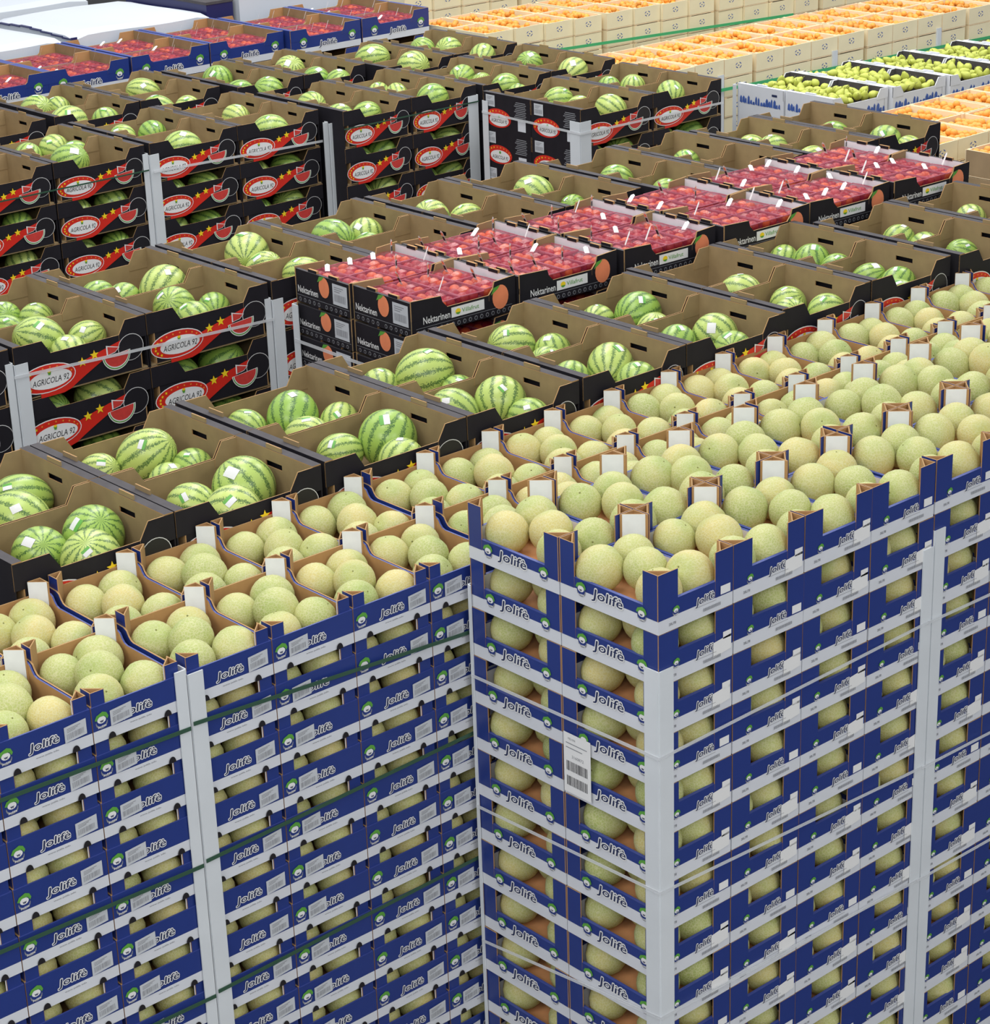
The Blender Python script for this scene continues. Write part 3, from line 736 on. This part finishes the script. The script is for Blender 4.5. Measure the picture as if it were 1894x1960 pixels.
def fill_punnets(x, y, z, nx, ny, w, d, what, tags, group):
    i = 0
    for a in range(nx):
        for c in range(ny):
            i += 1
            px = x+.022+a*(w-.040)/nx; py = y+.010+c*(d-.016)/ny; pz = z+.011+rnd.uniform(0, .004)
            k = rnd.choice(tags)
            place(PUN[k], 'fruit_punnet', (px, py, pz), f'clear red-filmed fruit punnet, {ORD[a]} across {ORD[c]} back, {what}', 'punnet', group, yaw=rnd.uniform(-.03, .03))
            for e in range(2):
                for g in range(3):
                    necs.append((px+.034+e*.050+rnd.uniform(-.003, .003), py+.034+g*.054+rnd.uniform(-.003, .003), pz+.037+rnd.uniform(0, .006), f'{ORD[e*3+g]} nectarine in punnet {ORD[a]} across {ORD[c]} back, {what}', rnd.random()))
nx0 = 1.275; NZ = .160-.152
ncol = [(1.275, 2.60), (1.817, 2.565), (2.377, 2.525), (2.935, 2.475), (3.485, 2.465), (4.035, 2.43)]
for c, (x, y) in enumerate(ncol):
    for r in range(2):
        for L in range(3):
            if L and r and c: continue
            if L == 2 and c > 1: continue
            rw = 'front' if r == 0 else 'back'
            place(CN(r == 0, c == 0), 'nectarine_carton', (x, y+r*(ND+.004), NZ-L*NH), f'black nectarine carton, {lay(L)}, {ORD[c]} column from left, {rw} row', 'carton', 'black nectarine cartons', yaw=-.03).scale = (1, 1, 1.1 if L == 0 else 1)
            if L == 0: fill_punnets(x, y+r*(ND+.004), NZ+.036, 4, 2, NW, ND, f'{ORD[c]} column {rw} black carton', (0, 1, 2, 3, 4, 5, 6), 'red-filmed punnets in the black cartons')
            elif r == 0 and c < 6 and L == 1: fill_punnets(x, y, NZ-L*NH, 4, 1, NW, ND/2, f'{ORD[c]} column, second layer', (0, 1), 'red-filmed punnets in the black cartons')
stack_core(nx0+.02, nx0+3.2, 2.62, 3.18, NZ-3*NH-.01, 'black_card', 'cartons packed beneath the nectarine cartons', 8)
stack_core(nx0+.60, nx0+2.2, 2.94, 3.22, NZ-.005, 'black_card', 'cartons packed behind the nectarine front row', 3, NZ-3*NH-.005)
wooden_pallet(nx0, nx0+3.3, 2.52, 3.3, 'wooden pallets under the black nectarine cartons')

# ------------------------------------------------ blue trays of red punnets (upper left)
JX = [2.24, 2.87, 3.50, 4.155, 4.80, 5.45, 6.10, 6.755]
JD, JH = .45, .185
def tray_J(w, vy):
    parts = []; b = MB(); t = .006
    b.box(.003, w-.003, .003, JD-.003, .001, .01, 'kraft')
    for z0_, z1_, m in ((0, .045, 'white_print'), (.045, .125, 'blue')):
        b.box(0, w, 0, t, z0_, z1_, 'kraft', my0=m, mt='blue_edge'); b.box(0, w, JD-t, JD, z0_, z1_, 'kraft', my1=m)
    parts.append(('tray_body', b.mesh('tray_body')))
    for side in (0, 1):
        b = MB(); x0, x1 = (0, .03) if side == 0 else (w-.03, w)
        b.box(x0, x1, t, JD-t, 0, JH, 'kraft_dull', mt='blue_edge', **({'mx0': 'blue'} if side == 0 else {'mx1': 'blue'})); 
        parts.append(('side_wall', b.mesh('side_wall')))
    for (xa, s_) in ((0, 1), (w, -1)):
        for yy, mo, mi_ in ((0, 'blue', 'kraft'), (JD-t, 'kraft', 'blue')):
            b = MB(); p = [(xa, .1), (xa+s_*.17, .1), (xa+s_*.17, .126), (xa+s_*.155, .138), (xa+s_*.14, JH-.002), (xa, JH-.002)]
            if s_ < 0: p = p[::-1]
            b.slab(p, yy-.001, yy+t+.001, mo, mi_, 'kraft_edge'); parts.append(('corner_flap', b.mesh('corner_flap')))
    if vy:
        A = Art('y'); logo_j(A, w*.52, .058, .16, .05); parts.append(('printed_lettering', A.mesh('printed_lettering')))
        for u in (.11, w-.08):
            A = Art('y'); emblem(A, u, .085, .034); parts.append(('emblem', A.mesh('emblem')))
    return parts
TJ = (tray_J(.632, True), tray_J(.632, False))
for c in range(1, 7):
    x = JX[c]+.004; y = 9.05+(.0 if c < 5 else -.06)
    for r in range(2):
        rw = 'front' if r == 0 else 'back'
        place(TJ[r], 'fruit_tray', (x, y+r*(JD+.004), -.055-JH), f'blue tray of red punnets, {ORD[c]} column from left edge, {rw} row', 'tray', 'blue trays of red punnets')
        fill_punnets(x+.02, y+r*(JD+.004)+.01, -.055-JH+.05, 4, 2, .60, JD-.02, f'{ORD[c]} column {rw} blue tray', (0, 3, 3, 3, 5), 'red punnets in the blue trays')
    if c > 4:
        place(TJ[0], 'fruit_tray', (x, y, -.055-2*JH-.005), f'blue tray of red punnets, second layer, {ORD[c]} column, front row', 'tray', 'blue trays of red punnets')
stack_core(JX[1]+.02, JX[7]-.02, 9.02, 9.93, -.055-2*JH-.02, 'blue', 'trays packed beneath the blue punnet trays', 7)
stack_core(JX[1]+.02, JX[5]-.02, 9.08, 9.93, -.055-JH-.005, 'white_print', 'trays packed directly beneath the left blue trays', 1, -.055-2*JH-.018)
stack_core(JX[5]+.02, JX[7]-.02, 9.46, 9.89, -.055-JH-.005, 'blue', 'trays packed directly beneath the right blue trays', 1, -.055-2*JH-.018)
wooden_pallet(JX[1], JX[7], 9.02, 9.95, 'wooden pallets under the blue punnet trays')

# ------------------------------------------------ nectarines: nearest 300 one by one, the others as stuff
nv, nf = sphere(.028, 12, 8, .94, .1)
def fruit_mesh(name, v, f, m):
    b = MB(); b.add(v, f, m); return b.mesh(name, True)
NM = [fruit_mesh('nectarine', nv, nf, 'nectarine'), fruit_mesh('nectarine', nv, nf, 'nectarine_orange')]
necs.sort(key=lambda q: -project(q[:3])[2])
bstuff = MB(); sv, sf = sphere(.028, 8, 5, .94)
for i, q in enumerate(necs):
    k = 1 if q[4] > .66 else 0
    if i < 300: single('nectarine', NM[k], q[:3], q[3], 'nectarine', 'nectarines in the punnets', rot=(rnd.uniform(0, 3), rnd.uniform(0, 3), 0))
    else: bstuff.add([(a+q[0], c+q[1], d+q[2]) for a, c, d in sv], sf, ('nectarine', 'nectarine_orange')[k])
single('nectarines', bstuff.mesh('nectarines', True), (0, 0, 0), 'red nectarines filling the farther punnets', 'nectarines', kind='stuff')

# ------------------------------------------------ melons
melons.sort(key=lambda q: -q[0])
bstuff = MB()
for i, (pri, p, s, rot, label) in enumerate(melons):
    if i < 300:
        o = single('melon', MELON[i % 3], p, label, 'melon', 'netted melons in the blue cartons', rot=rot, s=(s, s, s))
        c = bpy.data.objects.new('stem_scar', STEM); COL.objects.link(c); c.parent = o; c.location = (0, 0, MR*(.885*(1.0, .95, 1.06)[i % 3]))
    else:
        v, f = MELON_LO; M = Matrix.Rotation(rot[0], 3, 'X')
        bstuff.add([tuple((M @ Vector(a))*s*.99+Vector(p)) for a in v], f, 'melon')
single('melons', bstuff.mesh('melons', True), (0, 0, 0), 'netted melons glimpsed in the lower and farther cartons', 'melons', kind='stuff')

# ------------------------------------------------ wooden apricot crates
def crate_C(w, d, h, ply=False):
    parts = []; t = .006; m = 'plywood' if ply else 'veneer'
    b = MB(); b.box(0, w, 0, d, 0, .006, 'veneer_in'); parts.append(('base_board', b.mesh('base_board')))
    b = MB(); b.box(0, w, 0, t, .008, h-.004, 'veneer_in', my0=m, mt='veneer'); parts.append(('front_panel', b.mesh('front_panel')))
    A = Art('y')
    for (du, dv, rr, a) in ((-.02, .012, .012, .6), (.018, .014, .012, -.6), (-.016, -.012, .012, -.5), (.02, -.012, .014, .7), (0, 0, .008, 0)):
        A.ell(w*.5+du, h*.55+dv, rr, .0035, 'ink_dark' if 0 else 'picture_blue', 1, 8, rot=a)
    parts.append(('printed_mark', A.mesh('printed_mark')))
    b = MB(); b.box(0, w, d-t, d, .008, h-.004, 'veneer_in', mt='veneer'); parts.append(('back_panel', b.mesh('back_panel')))
    for x in (0, w-.009):
        b = MB(); b.box(x, x+.009, t, d-t, .008, h-.002, 'veneer_in', mx0=m); parts.append(('end_panel', b.mesh('end_panel')))
    b = MB()
    for x in (.009, w-.027):
        for y in (t, d-t-.018): b.prism([(x, y), (x+.018, y), (x+.018, y+.018), (x, y+.018)], .006, h, 'veneer_in')
    parts.append(('corner_block', b.mesh('corner_block')))
    return parts
CW_, CD_, CH_ = .279, .40, .132
CRATE = crate_C(CW_, CD_, CH_)
aps = []
def crate_row(xs, y, ztop, ny, nl, what, cols=None, dyx=0):
    for c, x in enumerate(xs):
        for r in range(ny):
            for L in range((nl(c) if callable(nl) else nl) if r == 0 else 1):
                yy = y+r*(CD_+.012)+dyx*c+rnd.uniform(-.004, .004); zz = ztop-(L+1)*(CH_+.001)+rnd.uniform(-.003, .003)*(L == 0)
                place(CRATE, 'apricot_crate', (x, yy, zz), f'pale wooden apricot crate, {lay(L)}, {ORD[c % 20]} from left, {"front" if r == 0 else "back"} row, {what}', 'crate', 'pale wooden apricot crates')
                if L == 0:
                    for i in range(5):
                        for j in range(8):
                            if rnd.random() < .08: continue
                            aps.append((x+.034+i*.051+(j % 2)*.012-.006+rnd.uniform(-.006, .006), yy+.032+j*.048+rnd.uniform(-.006, .006), zz+CH_-.038+rnd.uniform(-.012, .014), rnd.uniform(.023, .028), f'{ORD[i]} across {ORD[j]} back, {what}, {ORD[c % 20]} crate {"front" if r == 0 else "back"} row'))
                            if rnd.random() < .12: aps.append((x+.05+i*.04, yy+.06+j*.035, zz+CH_-.008, .023, f'upper layer, {ORD[i]} across {ORD[j]} back, {what}, {ORD[c % 20]} crate {"front" if r == 0 else "back"} row'))
def xr(x0, n, p=.283, gap=4, g=.03): return [x0+i*p+(i//gap)*g for i in range(n)]
crate_row(xr(6.30, 16), 6.39, -.20, 2, lambda c: 5 if c < 5 else 3, 'nearer crate block', dyx=-.004)
crate_row(xr(6.81, 18), 8.44, -.20, 2, 3, 'second crate block', dyx=-.02)
crate_row(xr(7.13, 14), 9.75, .02, 1, 3, 'rearmost crate block', dyx=-.02)
crate_row(xr(5.93, 7), 3.71, -.20, 2, 3, 'right edge block')
stack_core(6.32, 10.3, 6.86, 7.1, -.20-CH_-.01, 'veneer', 'crates packed beneath the nearer crate block', 12)
stack_core(6.32, 10.2, 6.42, 6.75, -.20-5*CH_-.04, 'veneer', 'crates at the foot of the nearer crate block', 8)
stack_core(6.84, 10.2, 8.92, 9.0, -.20-CH_-.01, 'veneer', 'crates packed beneath the second crate block', 12)
stack_core(7.15, 10.9, 9.80, 9.9, .02-3*CH_-.03, 'veneer', 'crates at the foot of the rearmost crate block', 8)
stack_core(5.95, 7.8, 4.2, 4.45, -.20-CH_-.01, 'veneer', 'crates packed beneath the right edge block', 12)
# lone plywood crates at the right edge
PLY = crate_C(.5, .62, .15, True)
for L in range(3):
    place(PLY, 'plywood_crate', (6.05, 2.92, -.205-.152*(L+1)), f'brown plywood apricot crate at right edge, {lay(L)}', 'crate', 'plywood crates at the right edge')
for i in range(9):
    for j in range(11): aps.append((6.05+.04+i*.052+rnd.uniform(-.006, .006), 2.92+.04+j*.053+rnd.uniform(-.006, .006), -.205-.03+rnd.uniform(-.01, .01), .024, f'{ORD[i]} across {ORD[j]} back, brown plywood crate'))
av, af = sphere(1, 10, 7, .95, .08); AM = fruit_mesh('apricot', av, af, 'apricot')
def seen(p):
    u, v, k = project(p[:3]); return k if (-20 < u < 1910 and -20 < v < 1000) else k*.01
aps.sort(key=lambda q: -seen(q))
bstuff = MB(); sv, sf = sphere(1, 7, 5, .95)
for i, q in enumerate(aps):
    if i < 300: single('apricot', AM, q[:3], 'orange apricot, '+q[4], 'apricot', 'apricots in the nearest wooden crates', s=(q[3],)*3, rot=(rnd.uniform(0, 3), 0, rnd.uniform(0, 6)))
    else: bstuff.add([(a*q[3]+q[0], c*q[3]+q[1], d*q[3]+q[2]) for a, c, d in sv], sf, 'apricot')
single('apricots', bstuff.mesh('apricots', True), (0, 0, 0), 'orange apricots heaped in the far wooden crates', 'apricots', kind='stuff')

# ------------------------------------------------ white pear cartons
PW, PD, PH = .51, .40, .168
def carton_P(vy, vx):
    parts = []; b = MB(); t = .006
    b.box(.003, PW-.003, .003, PD-.003, .001, .01, 'white_card', mt='kraft_dull')
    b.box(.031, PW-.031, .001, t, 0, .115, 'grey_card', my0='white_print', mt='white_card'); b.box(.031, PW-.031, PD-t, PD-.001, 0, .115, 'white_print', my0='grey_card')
    parts.append(('tray', b.mesh('tray')))
    for side in (0, 1):
        b = MB(); x0, x1 = (0, .03) if side == 0 else (PW-.03, PW)
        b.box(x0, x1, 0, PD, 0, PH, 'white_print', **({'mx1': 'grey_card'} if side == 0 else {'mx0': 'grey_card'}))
        tb = MB(); tb.box(x0+.006, x1-.006, PD*.4, PD*.6, PH-.002, PH+.01, 'white_print'); 
        parts.append(('side_wall', b.mesh('side_wall'), [('stacking_tab', tb.mesh('stacking_tab'))]))
    for (xa, s_) in ((0, 1), (PW, -1)):
        for yy in (0, PD-t):
            b = MB(); p = [(xa, .1), (xa+s_*.1, .1), (xa+s_*.1, .12), (xa+s_*.07, PH-.002), (xa, PH-.002)]
            if s_ < 0: p = p[::-1]
            b.slab(p, yy-.001, yy+t-.001, 'white_print' if yy == 0 else 'grey_card', 'grey_card' if yy == 0 else 'white_print', 'white_card'); parts.append(('corner_flap', b.mesh('corner_flap')))
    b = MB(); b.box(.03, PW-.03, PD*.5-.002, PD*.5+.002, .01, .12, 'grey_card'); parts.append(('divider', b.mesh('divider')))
    def frieze(A, W, v0, v1):
        r = random.Random(5); n = 16
        for i in range(n):
            u = .02+(W-.04)*i/n; w = (W-.04)/n*r.uniform(.7, 1.1); h = (v1-v0)*r.uniform(.35, 1)
            A.poly([(u, v0+r.uniform(0, .008)), (u+w, v0), (u+w*.9, v0+h*.8), (u+w*.5, v0+h), (u+w*.1, v0+h*.7)], 'picture_blue', 1+i % 2)
    if vx:
        A = Art('x', PD); frieze(A, PD, .045, .105); A.rect(.30, .345, .118, .132, 'ink_dark', 2); parts.append(('printed_frieze', A.mesh('printed_frieze')))
    if vy:
        A = Art('y'); frieze(A, PW, .02, .085); parts.append(('printed_frieze', A.mesh('printed_frieze')))
    return parts
cP = {(a, c): carton_P(a, c) for a in (False, True) for c in (False, True)}
prof = [(.0, -.034), (.016, -.031), (.026, -.02), (.029, -.005), (.024, .012), (.015, .026), (.010, .036), (.0, .040)]
pv = []; pf = []
for r_, z_ in prof[1:-1]:
    for i in range(10): pv.append((r_*math.cos(i*PI/5), r_*math.sin(i*PI/5), z_))
nr = len(prof)-2
for j in range(nr-1):
    for i in range(10): pf.append((j*10+i, j*10+(i+1) % 10, (j+1)*10+(i+1) % 10, (j+1)*10+i))
pv += [(0, 0, -.034), (0, 0, .040)]
for i in range(10): pf.append((60, (i+1) % 10, i)); pf.append((61, (nr-1)*10+i, (nr-1)*10+(i+1) % 10))
b = MB(); b.add(pv, pf, 'pear'); PEAR = b.mesh('pear', True)
b = MB(); b.box(-.0015, .0015, -.0015, .0015, .038, .054, 'stem'); PSTEM = b.mesh('fruit_stem')
npear = 0
px0 = 6.60; pbs = MB()
for c in range(5):
    for r in range(2):
        for L in range(3):
            if L and (c > 0 and (r or L > 1)): continue
            x = px0+c*(PW+.008); y = 4.96+r*(PD+.006)-.05*c; z = -.20-PH*(L+1)
            rw = 'front' if r == 0 else 'back'
            place(cP[(r == 0, c == 0)], 'pear_carton', (x, y, z), f'white and blue pear carton, {lay(L)}, {ORD[c]} from left, {rw} row', 'carton', 'white pear cartons', yaw=-.03)
            if L: continue
            for i in range(6):
                for j in range(5):
                    p = (x+.068+i*.073+rnd.uniform(-.008, .008), y+.05+j*.075+rnd.uniform(-.008, .008)-.03*(.05+i*.07), z+.118+rnd.uniform(-.01, .022))
                    rot = (rnd.uniform(-1.4, 1.4), rnd.uniform(-1.4, 1.4), rnd.uniform(0, 6)); npear += 1
                    if npear <= 270:
                        o = single('pear', PEAR, p, f'green pear, {ORD[i]} across {ORD[j]} back, {ORD[c]} white carton {rw} row', 'pear', 'green pears in the white cartons', rot=rot)
                        q = bpy.data.objects.new('fruit_stem', PSTEM); COL.objects.link(q); q.parent = o
                    else: pbs.add([(a+p[0], d+p[1], e+p[2]) for a, d, e in pv], pf, 'pear')
single('pears', pbs.mesh('pears', True), (0, 0, 0), 'green pears in the rightmost white carton', 'pears', kind='stuff')
stack_core(px0+.02, px0+2.5, 4.98, 5.5, -.20-3*PH-.03, 'white_print', 'cartons packed beneath the pear cartons', 8)
wooden_pallet(px0, px0+2.5, 4.8, 5.7, 'wooden pallets under the white pear cartons')

# ------------------------------------------------ white sheet-covered loads (top left)
def cover(x0, x1, y0, y1, zt, label, drop=.16, edge=None, stripe=False):
    w = x1-x0; d = y1-y0; parts = []; b = MB(); n = 10
    R = .05
    g = []
    for i in range(n+1):
        row = []
        for j in range(n+1):
            a = i/n; c = j/n; dz = 0
            e = min(a, 1-a)*w; f = min(c, 1-c)*d
            if e < .12: dz -= .022*(1-e/.12)**2
            if f < .12: dz -= .022*(1-f/.12)**2
            row.append((a*w, c*d, zt+dz+.006*math.sin(7*a+5*c)))
        g.append(row)
    for i in range(n):
        for j in range(n): b.add([g[i][j], g[i+1][j], g[i+1][j+1], g[i][j+1]], [(0, 1, 2, 3)], 'cover')
    per = [g[i][0] for i in range(n)]+[g[n][j] for j in range(n)]+[g[n-i][n] for i in range(n)]+[g[0][n-j] for j in range(n)]
    m = len(per)
    for k in range(m):
        a, c = per[k], per[(k+1) % m]; b.add([a, (a[0], a[1], zt-drop), (c[0], c[1], zt-drop), c], [(0, 1, 2, 3)], 'cover')
    parts.append(('sheet', b.mesh('sheet', False)))
    b = MB(); zb = -Z0+.144
    for k in range(6): b.box(.02, w-.02, .02, d-.02, zb+k*(zt-.03-zb)/6, zb+(k+1)*(zt-.03-zb)/6-.003, 'white_print' if not stripe else 'navy')
    parts.append(('carton_stack', b.mesh('carton_stack')))
    if edge:
        b = MB()
        for k in range(8):
            y = k*d/8; b.box(-.012, .012, y, y+d/8, zt-.018-.006*abs(k-4), zt-.008-.006*abs(k-4), 'navy')
        b.box(-.03, .02, -.012, -.002, zt-drop-.02, zt-.02, 'navy'); parts.append(('dark_binding', b.mesh('dark_binding')))
    place(parts, 'covered_load', (x0, y0, 0), label, 'covered load', 'white sheet-covered loads')
cover(4.31, 5.48, 10.02, 11.20, -.03, 'white sheet-covered load behind the blue trays, with dark binding', edge=True, stripe=True)
cover(2.9, 4.24, 10.05, 11.25, -.045, 'white sheet-covered load at the left edge of the picture', stripe=True)
cover(3.6, 5.3, 11.42, 12.6, -.02, 'white sheet-covered load farthest back at top left', stripe=True)
cover(5.78, 7.08, 10.06, 11.2, .16, 'tall white film-wrapped load behind the right blue trays', drop=.5)
b = MB()
b.box(0, .24, 0, 1.1, -Z0, .01, 'navy'); b.box(-.005, .245, -.005, 1.105, .01, .03, 'grey_card')
place([('carton_body', b.mesh('carton_body'))], 'dark_carton', (5.51, 10.1, 0), 'narrow dark navy stack between the white covered loads at the top', 'carton', None)

# ------------------------------------------------ corner protectors, straps, wrap
def protector(x, y, z1, z0, sx, sy, label, w=.05):
    b = MB(); t = .004
    xs = sorted((0, sx*w)); ys = sorted((0, sy*w))
    b.box(xs[0], xs[1], -t if sy > 0 else 0, 0 if sy > 0 else t, z0, z1, 'protector'); b.box(-t if sx > 0 else 0, 0 if sx > 0 else t, ys[0], ys[1], z0, z1, 'protector')
    o = single('corner_protector', b.mesh('corner_protector'), (x, y, 0), label, 'corner protector', 'white cardboard corner protectors')
zf = -Z0+.05
protector(-.003, -.003, -.11, zf, 1, 1, 'white corner protector on the near corner of front pallet', .055)
protector(-.003, .803, -.09, zf, 1, -1, 'thin white corner protector at left rear of front pallet', .012)
protector(1.216, -.003, -.10, zf, -1, 1, 'white corner protector at right end of near corner pallet', .05)
protector(1.222, -.003, -.05, zf, 1, 1, 'white corner protector at left end of right pallet', .05)
protector(-1.018, .826, -.03, zf, -1, 1, 'white corner protector at right end of left edge pallet', .036)
protector(-1.012, .826, -.05, zf, 1, 1, 'white corner protector at left end of second melon pallet', .05)
def prot_pair(x, y, zt, name, w=.06, z0=-2.2):
    protector(x-.006, y-.005, zt+.012, z0, -1, 1, f'left white corner protector between stacks, {name}', w*.55)
    protector(x+.006, y-.005, zt, z0, 1, 1, f'right white corner protector between stacks, {name}', w)
prot_pair(-.035, 3.418, .03, 'left edge of middle row', .055)
prot_pair(1.187, 3.418, .02, 'centre of middle row', .052)
prot_pair(2.712, 6.668, -.12, 'left part of back row', .062)
prot_pair(3.952, 6.62, -.14, 'middle of back row', .058)
protector(5.03, 6.495, -.12, zf, -1, 1, 'white corner protector at right end of back row', .08)
protector(4.935, 5.475, -.14, zf, 1, 1, 'white corner protector on near corner of back corner stack', .085)
protector(4.935, 6.34, -.12, zf, 1, -1, 'white corner protector on left corner of back corner stack', .05)
protector(nx0-.006, 3.378, -.005, zf, 1, -1, 'white corner protector at left corner of nectarine cartons', .04)
protector(6.595, 5.79, -.21, zf, 1, -1, 'grey white corner protector at left of pear cartons', .03)
for i, x in enumerate((7.087, 8.25, 9.41)):
    protector(x+.0, 6.37-.012*i*1.2, -.30, zf, 1, 1, f'grey corner protector, {ORD[i]} along the nearer crate block', .045)
def strap(pts, hgt, m, label, cat='strap', t=.0012, group=None, name='strap'):
    b = MB()
    for (a, c) in zip(pts, pts[1:]):
        a = Vector(a); c = Vector(c); d = (c-a).normalized(); n = d.cross(Vector((0, 0, 1))).normalized()*t
        h = Vector((0, 0, hgt/2))
        q = [a-h-n, a-h+n, a+h+n, a+h-n, c-h-n, c-h+n, c+h+n, c+h-n]
        b.add(q, [(0, 1, 2, 3), (7, 6, 5, 4), (0, 4, 5, 1), (3, 2, 6, 7), (1, 5, 6, 2), (0, 3, 7, 4)], m)
    single(name, b.mesh(name), (0, 0, 0), label, cat, group)
for i, (zb_, zc, zr) in enumerate(((-.394, -.38, -.354), (-.853, -.82, -.872), (-1.35, -1.25, -1.295))):
    strap([(-.009, .80, zb_), (-.009, -.009, zc), (1.21, -.009, zr)], .010, 'wrap', f'{ORD[i]} translucent wrap strand from top on the near corner pallet', 'wrap strand', name='wrap_strand', group='wrap strands on the front pallets')
    strap([(1.20, -.011, zr), (2.4, -.011, zr-.02)], .010, 'wrap', f'{ORD[i]} translucent wrap strand from top on the right pallet', 'wrap strand', name='wrap_strand', group='wrap strands on the front pallets')
for i, (za, zb_) in enumerate(((-.20, -.27), (-.64, -.60), (-1.08, -1.05))):
    strap([(-1.01, .818, za), (.2, .818, zb_)], .012, 'strap_dark', f'{ORD[i]} dark green strap from top round second melon pallet')
    strap([(-2.2, .818, za+.01), (-1.02, .818, za-.01)], .012, 'strap_dark', f'{ORD[i]} dark green strap from top round left edge pallet')
strap([(-.04, 3.405, -.015), (1.19, 3.405, -.06)], .012, 'wrap', 'white plastic strand across the middle left stack', 'wrap strand', name='wrap_strand')
strap([(2.73, 6.65, -.215), (3.93, 6.65, -.245)], .014, 'wrap', 'white plastic strand across the back second stack', 'wrap strand', name='wrap_strand')
strap([(4.928, 6.34, -.19), (4.928, 5.466, -.205), (6.15, 5.466, -.215)], .014, 'wrap', 'white plastic strand round the back right corner stack', 'wrap strand', name='wrap_strand')
strap([(nx0-.012, 3.37, -.16), (nx0-.016, 2.59, -.17), (nx0+.2, 2.58, -.17)], .014, 'wrap', 'white plastic strand round the nectarine cartons', 'wrap strand', name='wrap_strand')
strap([(1.5, 6.65, -.20), (2.70, 6.65, -.20)], .008, 'strap_dark', 'thin dark strap across the back left stack')
strap([(3.97, 6.485, -.16), (5.03, 6.485, -.16)], .008, 'strap_dark', 'thin dark strap across the back third stack')
strap([(6.4, 6.36, -.385), (10.2, 6.31, -.45)], .022, 'strap_green', 'green strap round the nearer crate block')
strap([(6.35, 8.42, -.38), (9.9, 8.17, -.45)], .022, 'strap_green', 'green strap round the second crate block')
strap([(6.035, 3.54, -.42), (6.035, 2.9, -.42), (6.6, 2.9, -.42)], .022, 'strap_green', 'green strap round the plywood crates at right edge')

# shipping label taped on the near pallet
A = Art('x', .40)
A.rect(0, .115, 0, .20, 'white', 1)
A.text('3160872', .06, .125, .05, .010, 'ink_grey', 2); A.rect(.01, .1, .165, .168, 'ink_grey', 2); A.rect(.01, .08, .150, .153, 'ink_grey', 2); A.text('MELONI', .035, .182, .03, .007, 'ink_grey', 2)
for base in (.075, .025):
    x = .012; r = random.Random(int(base*1000))
    while x < .10:
        d = r.choice((.0012, .0024)); A.rect(x, x+d, base, base+.032, 'ink_black', 2); x += d+r.choice((.0014, .0024))
single('shipping_label', A.mesh('shipping_label'), (-.006, .39-.40, -.635), 'white shipping label with two barcodes on the near pallet side', 'label')
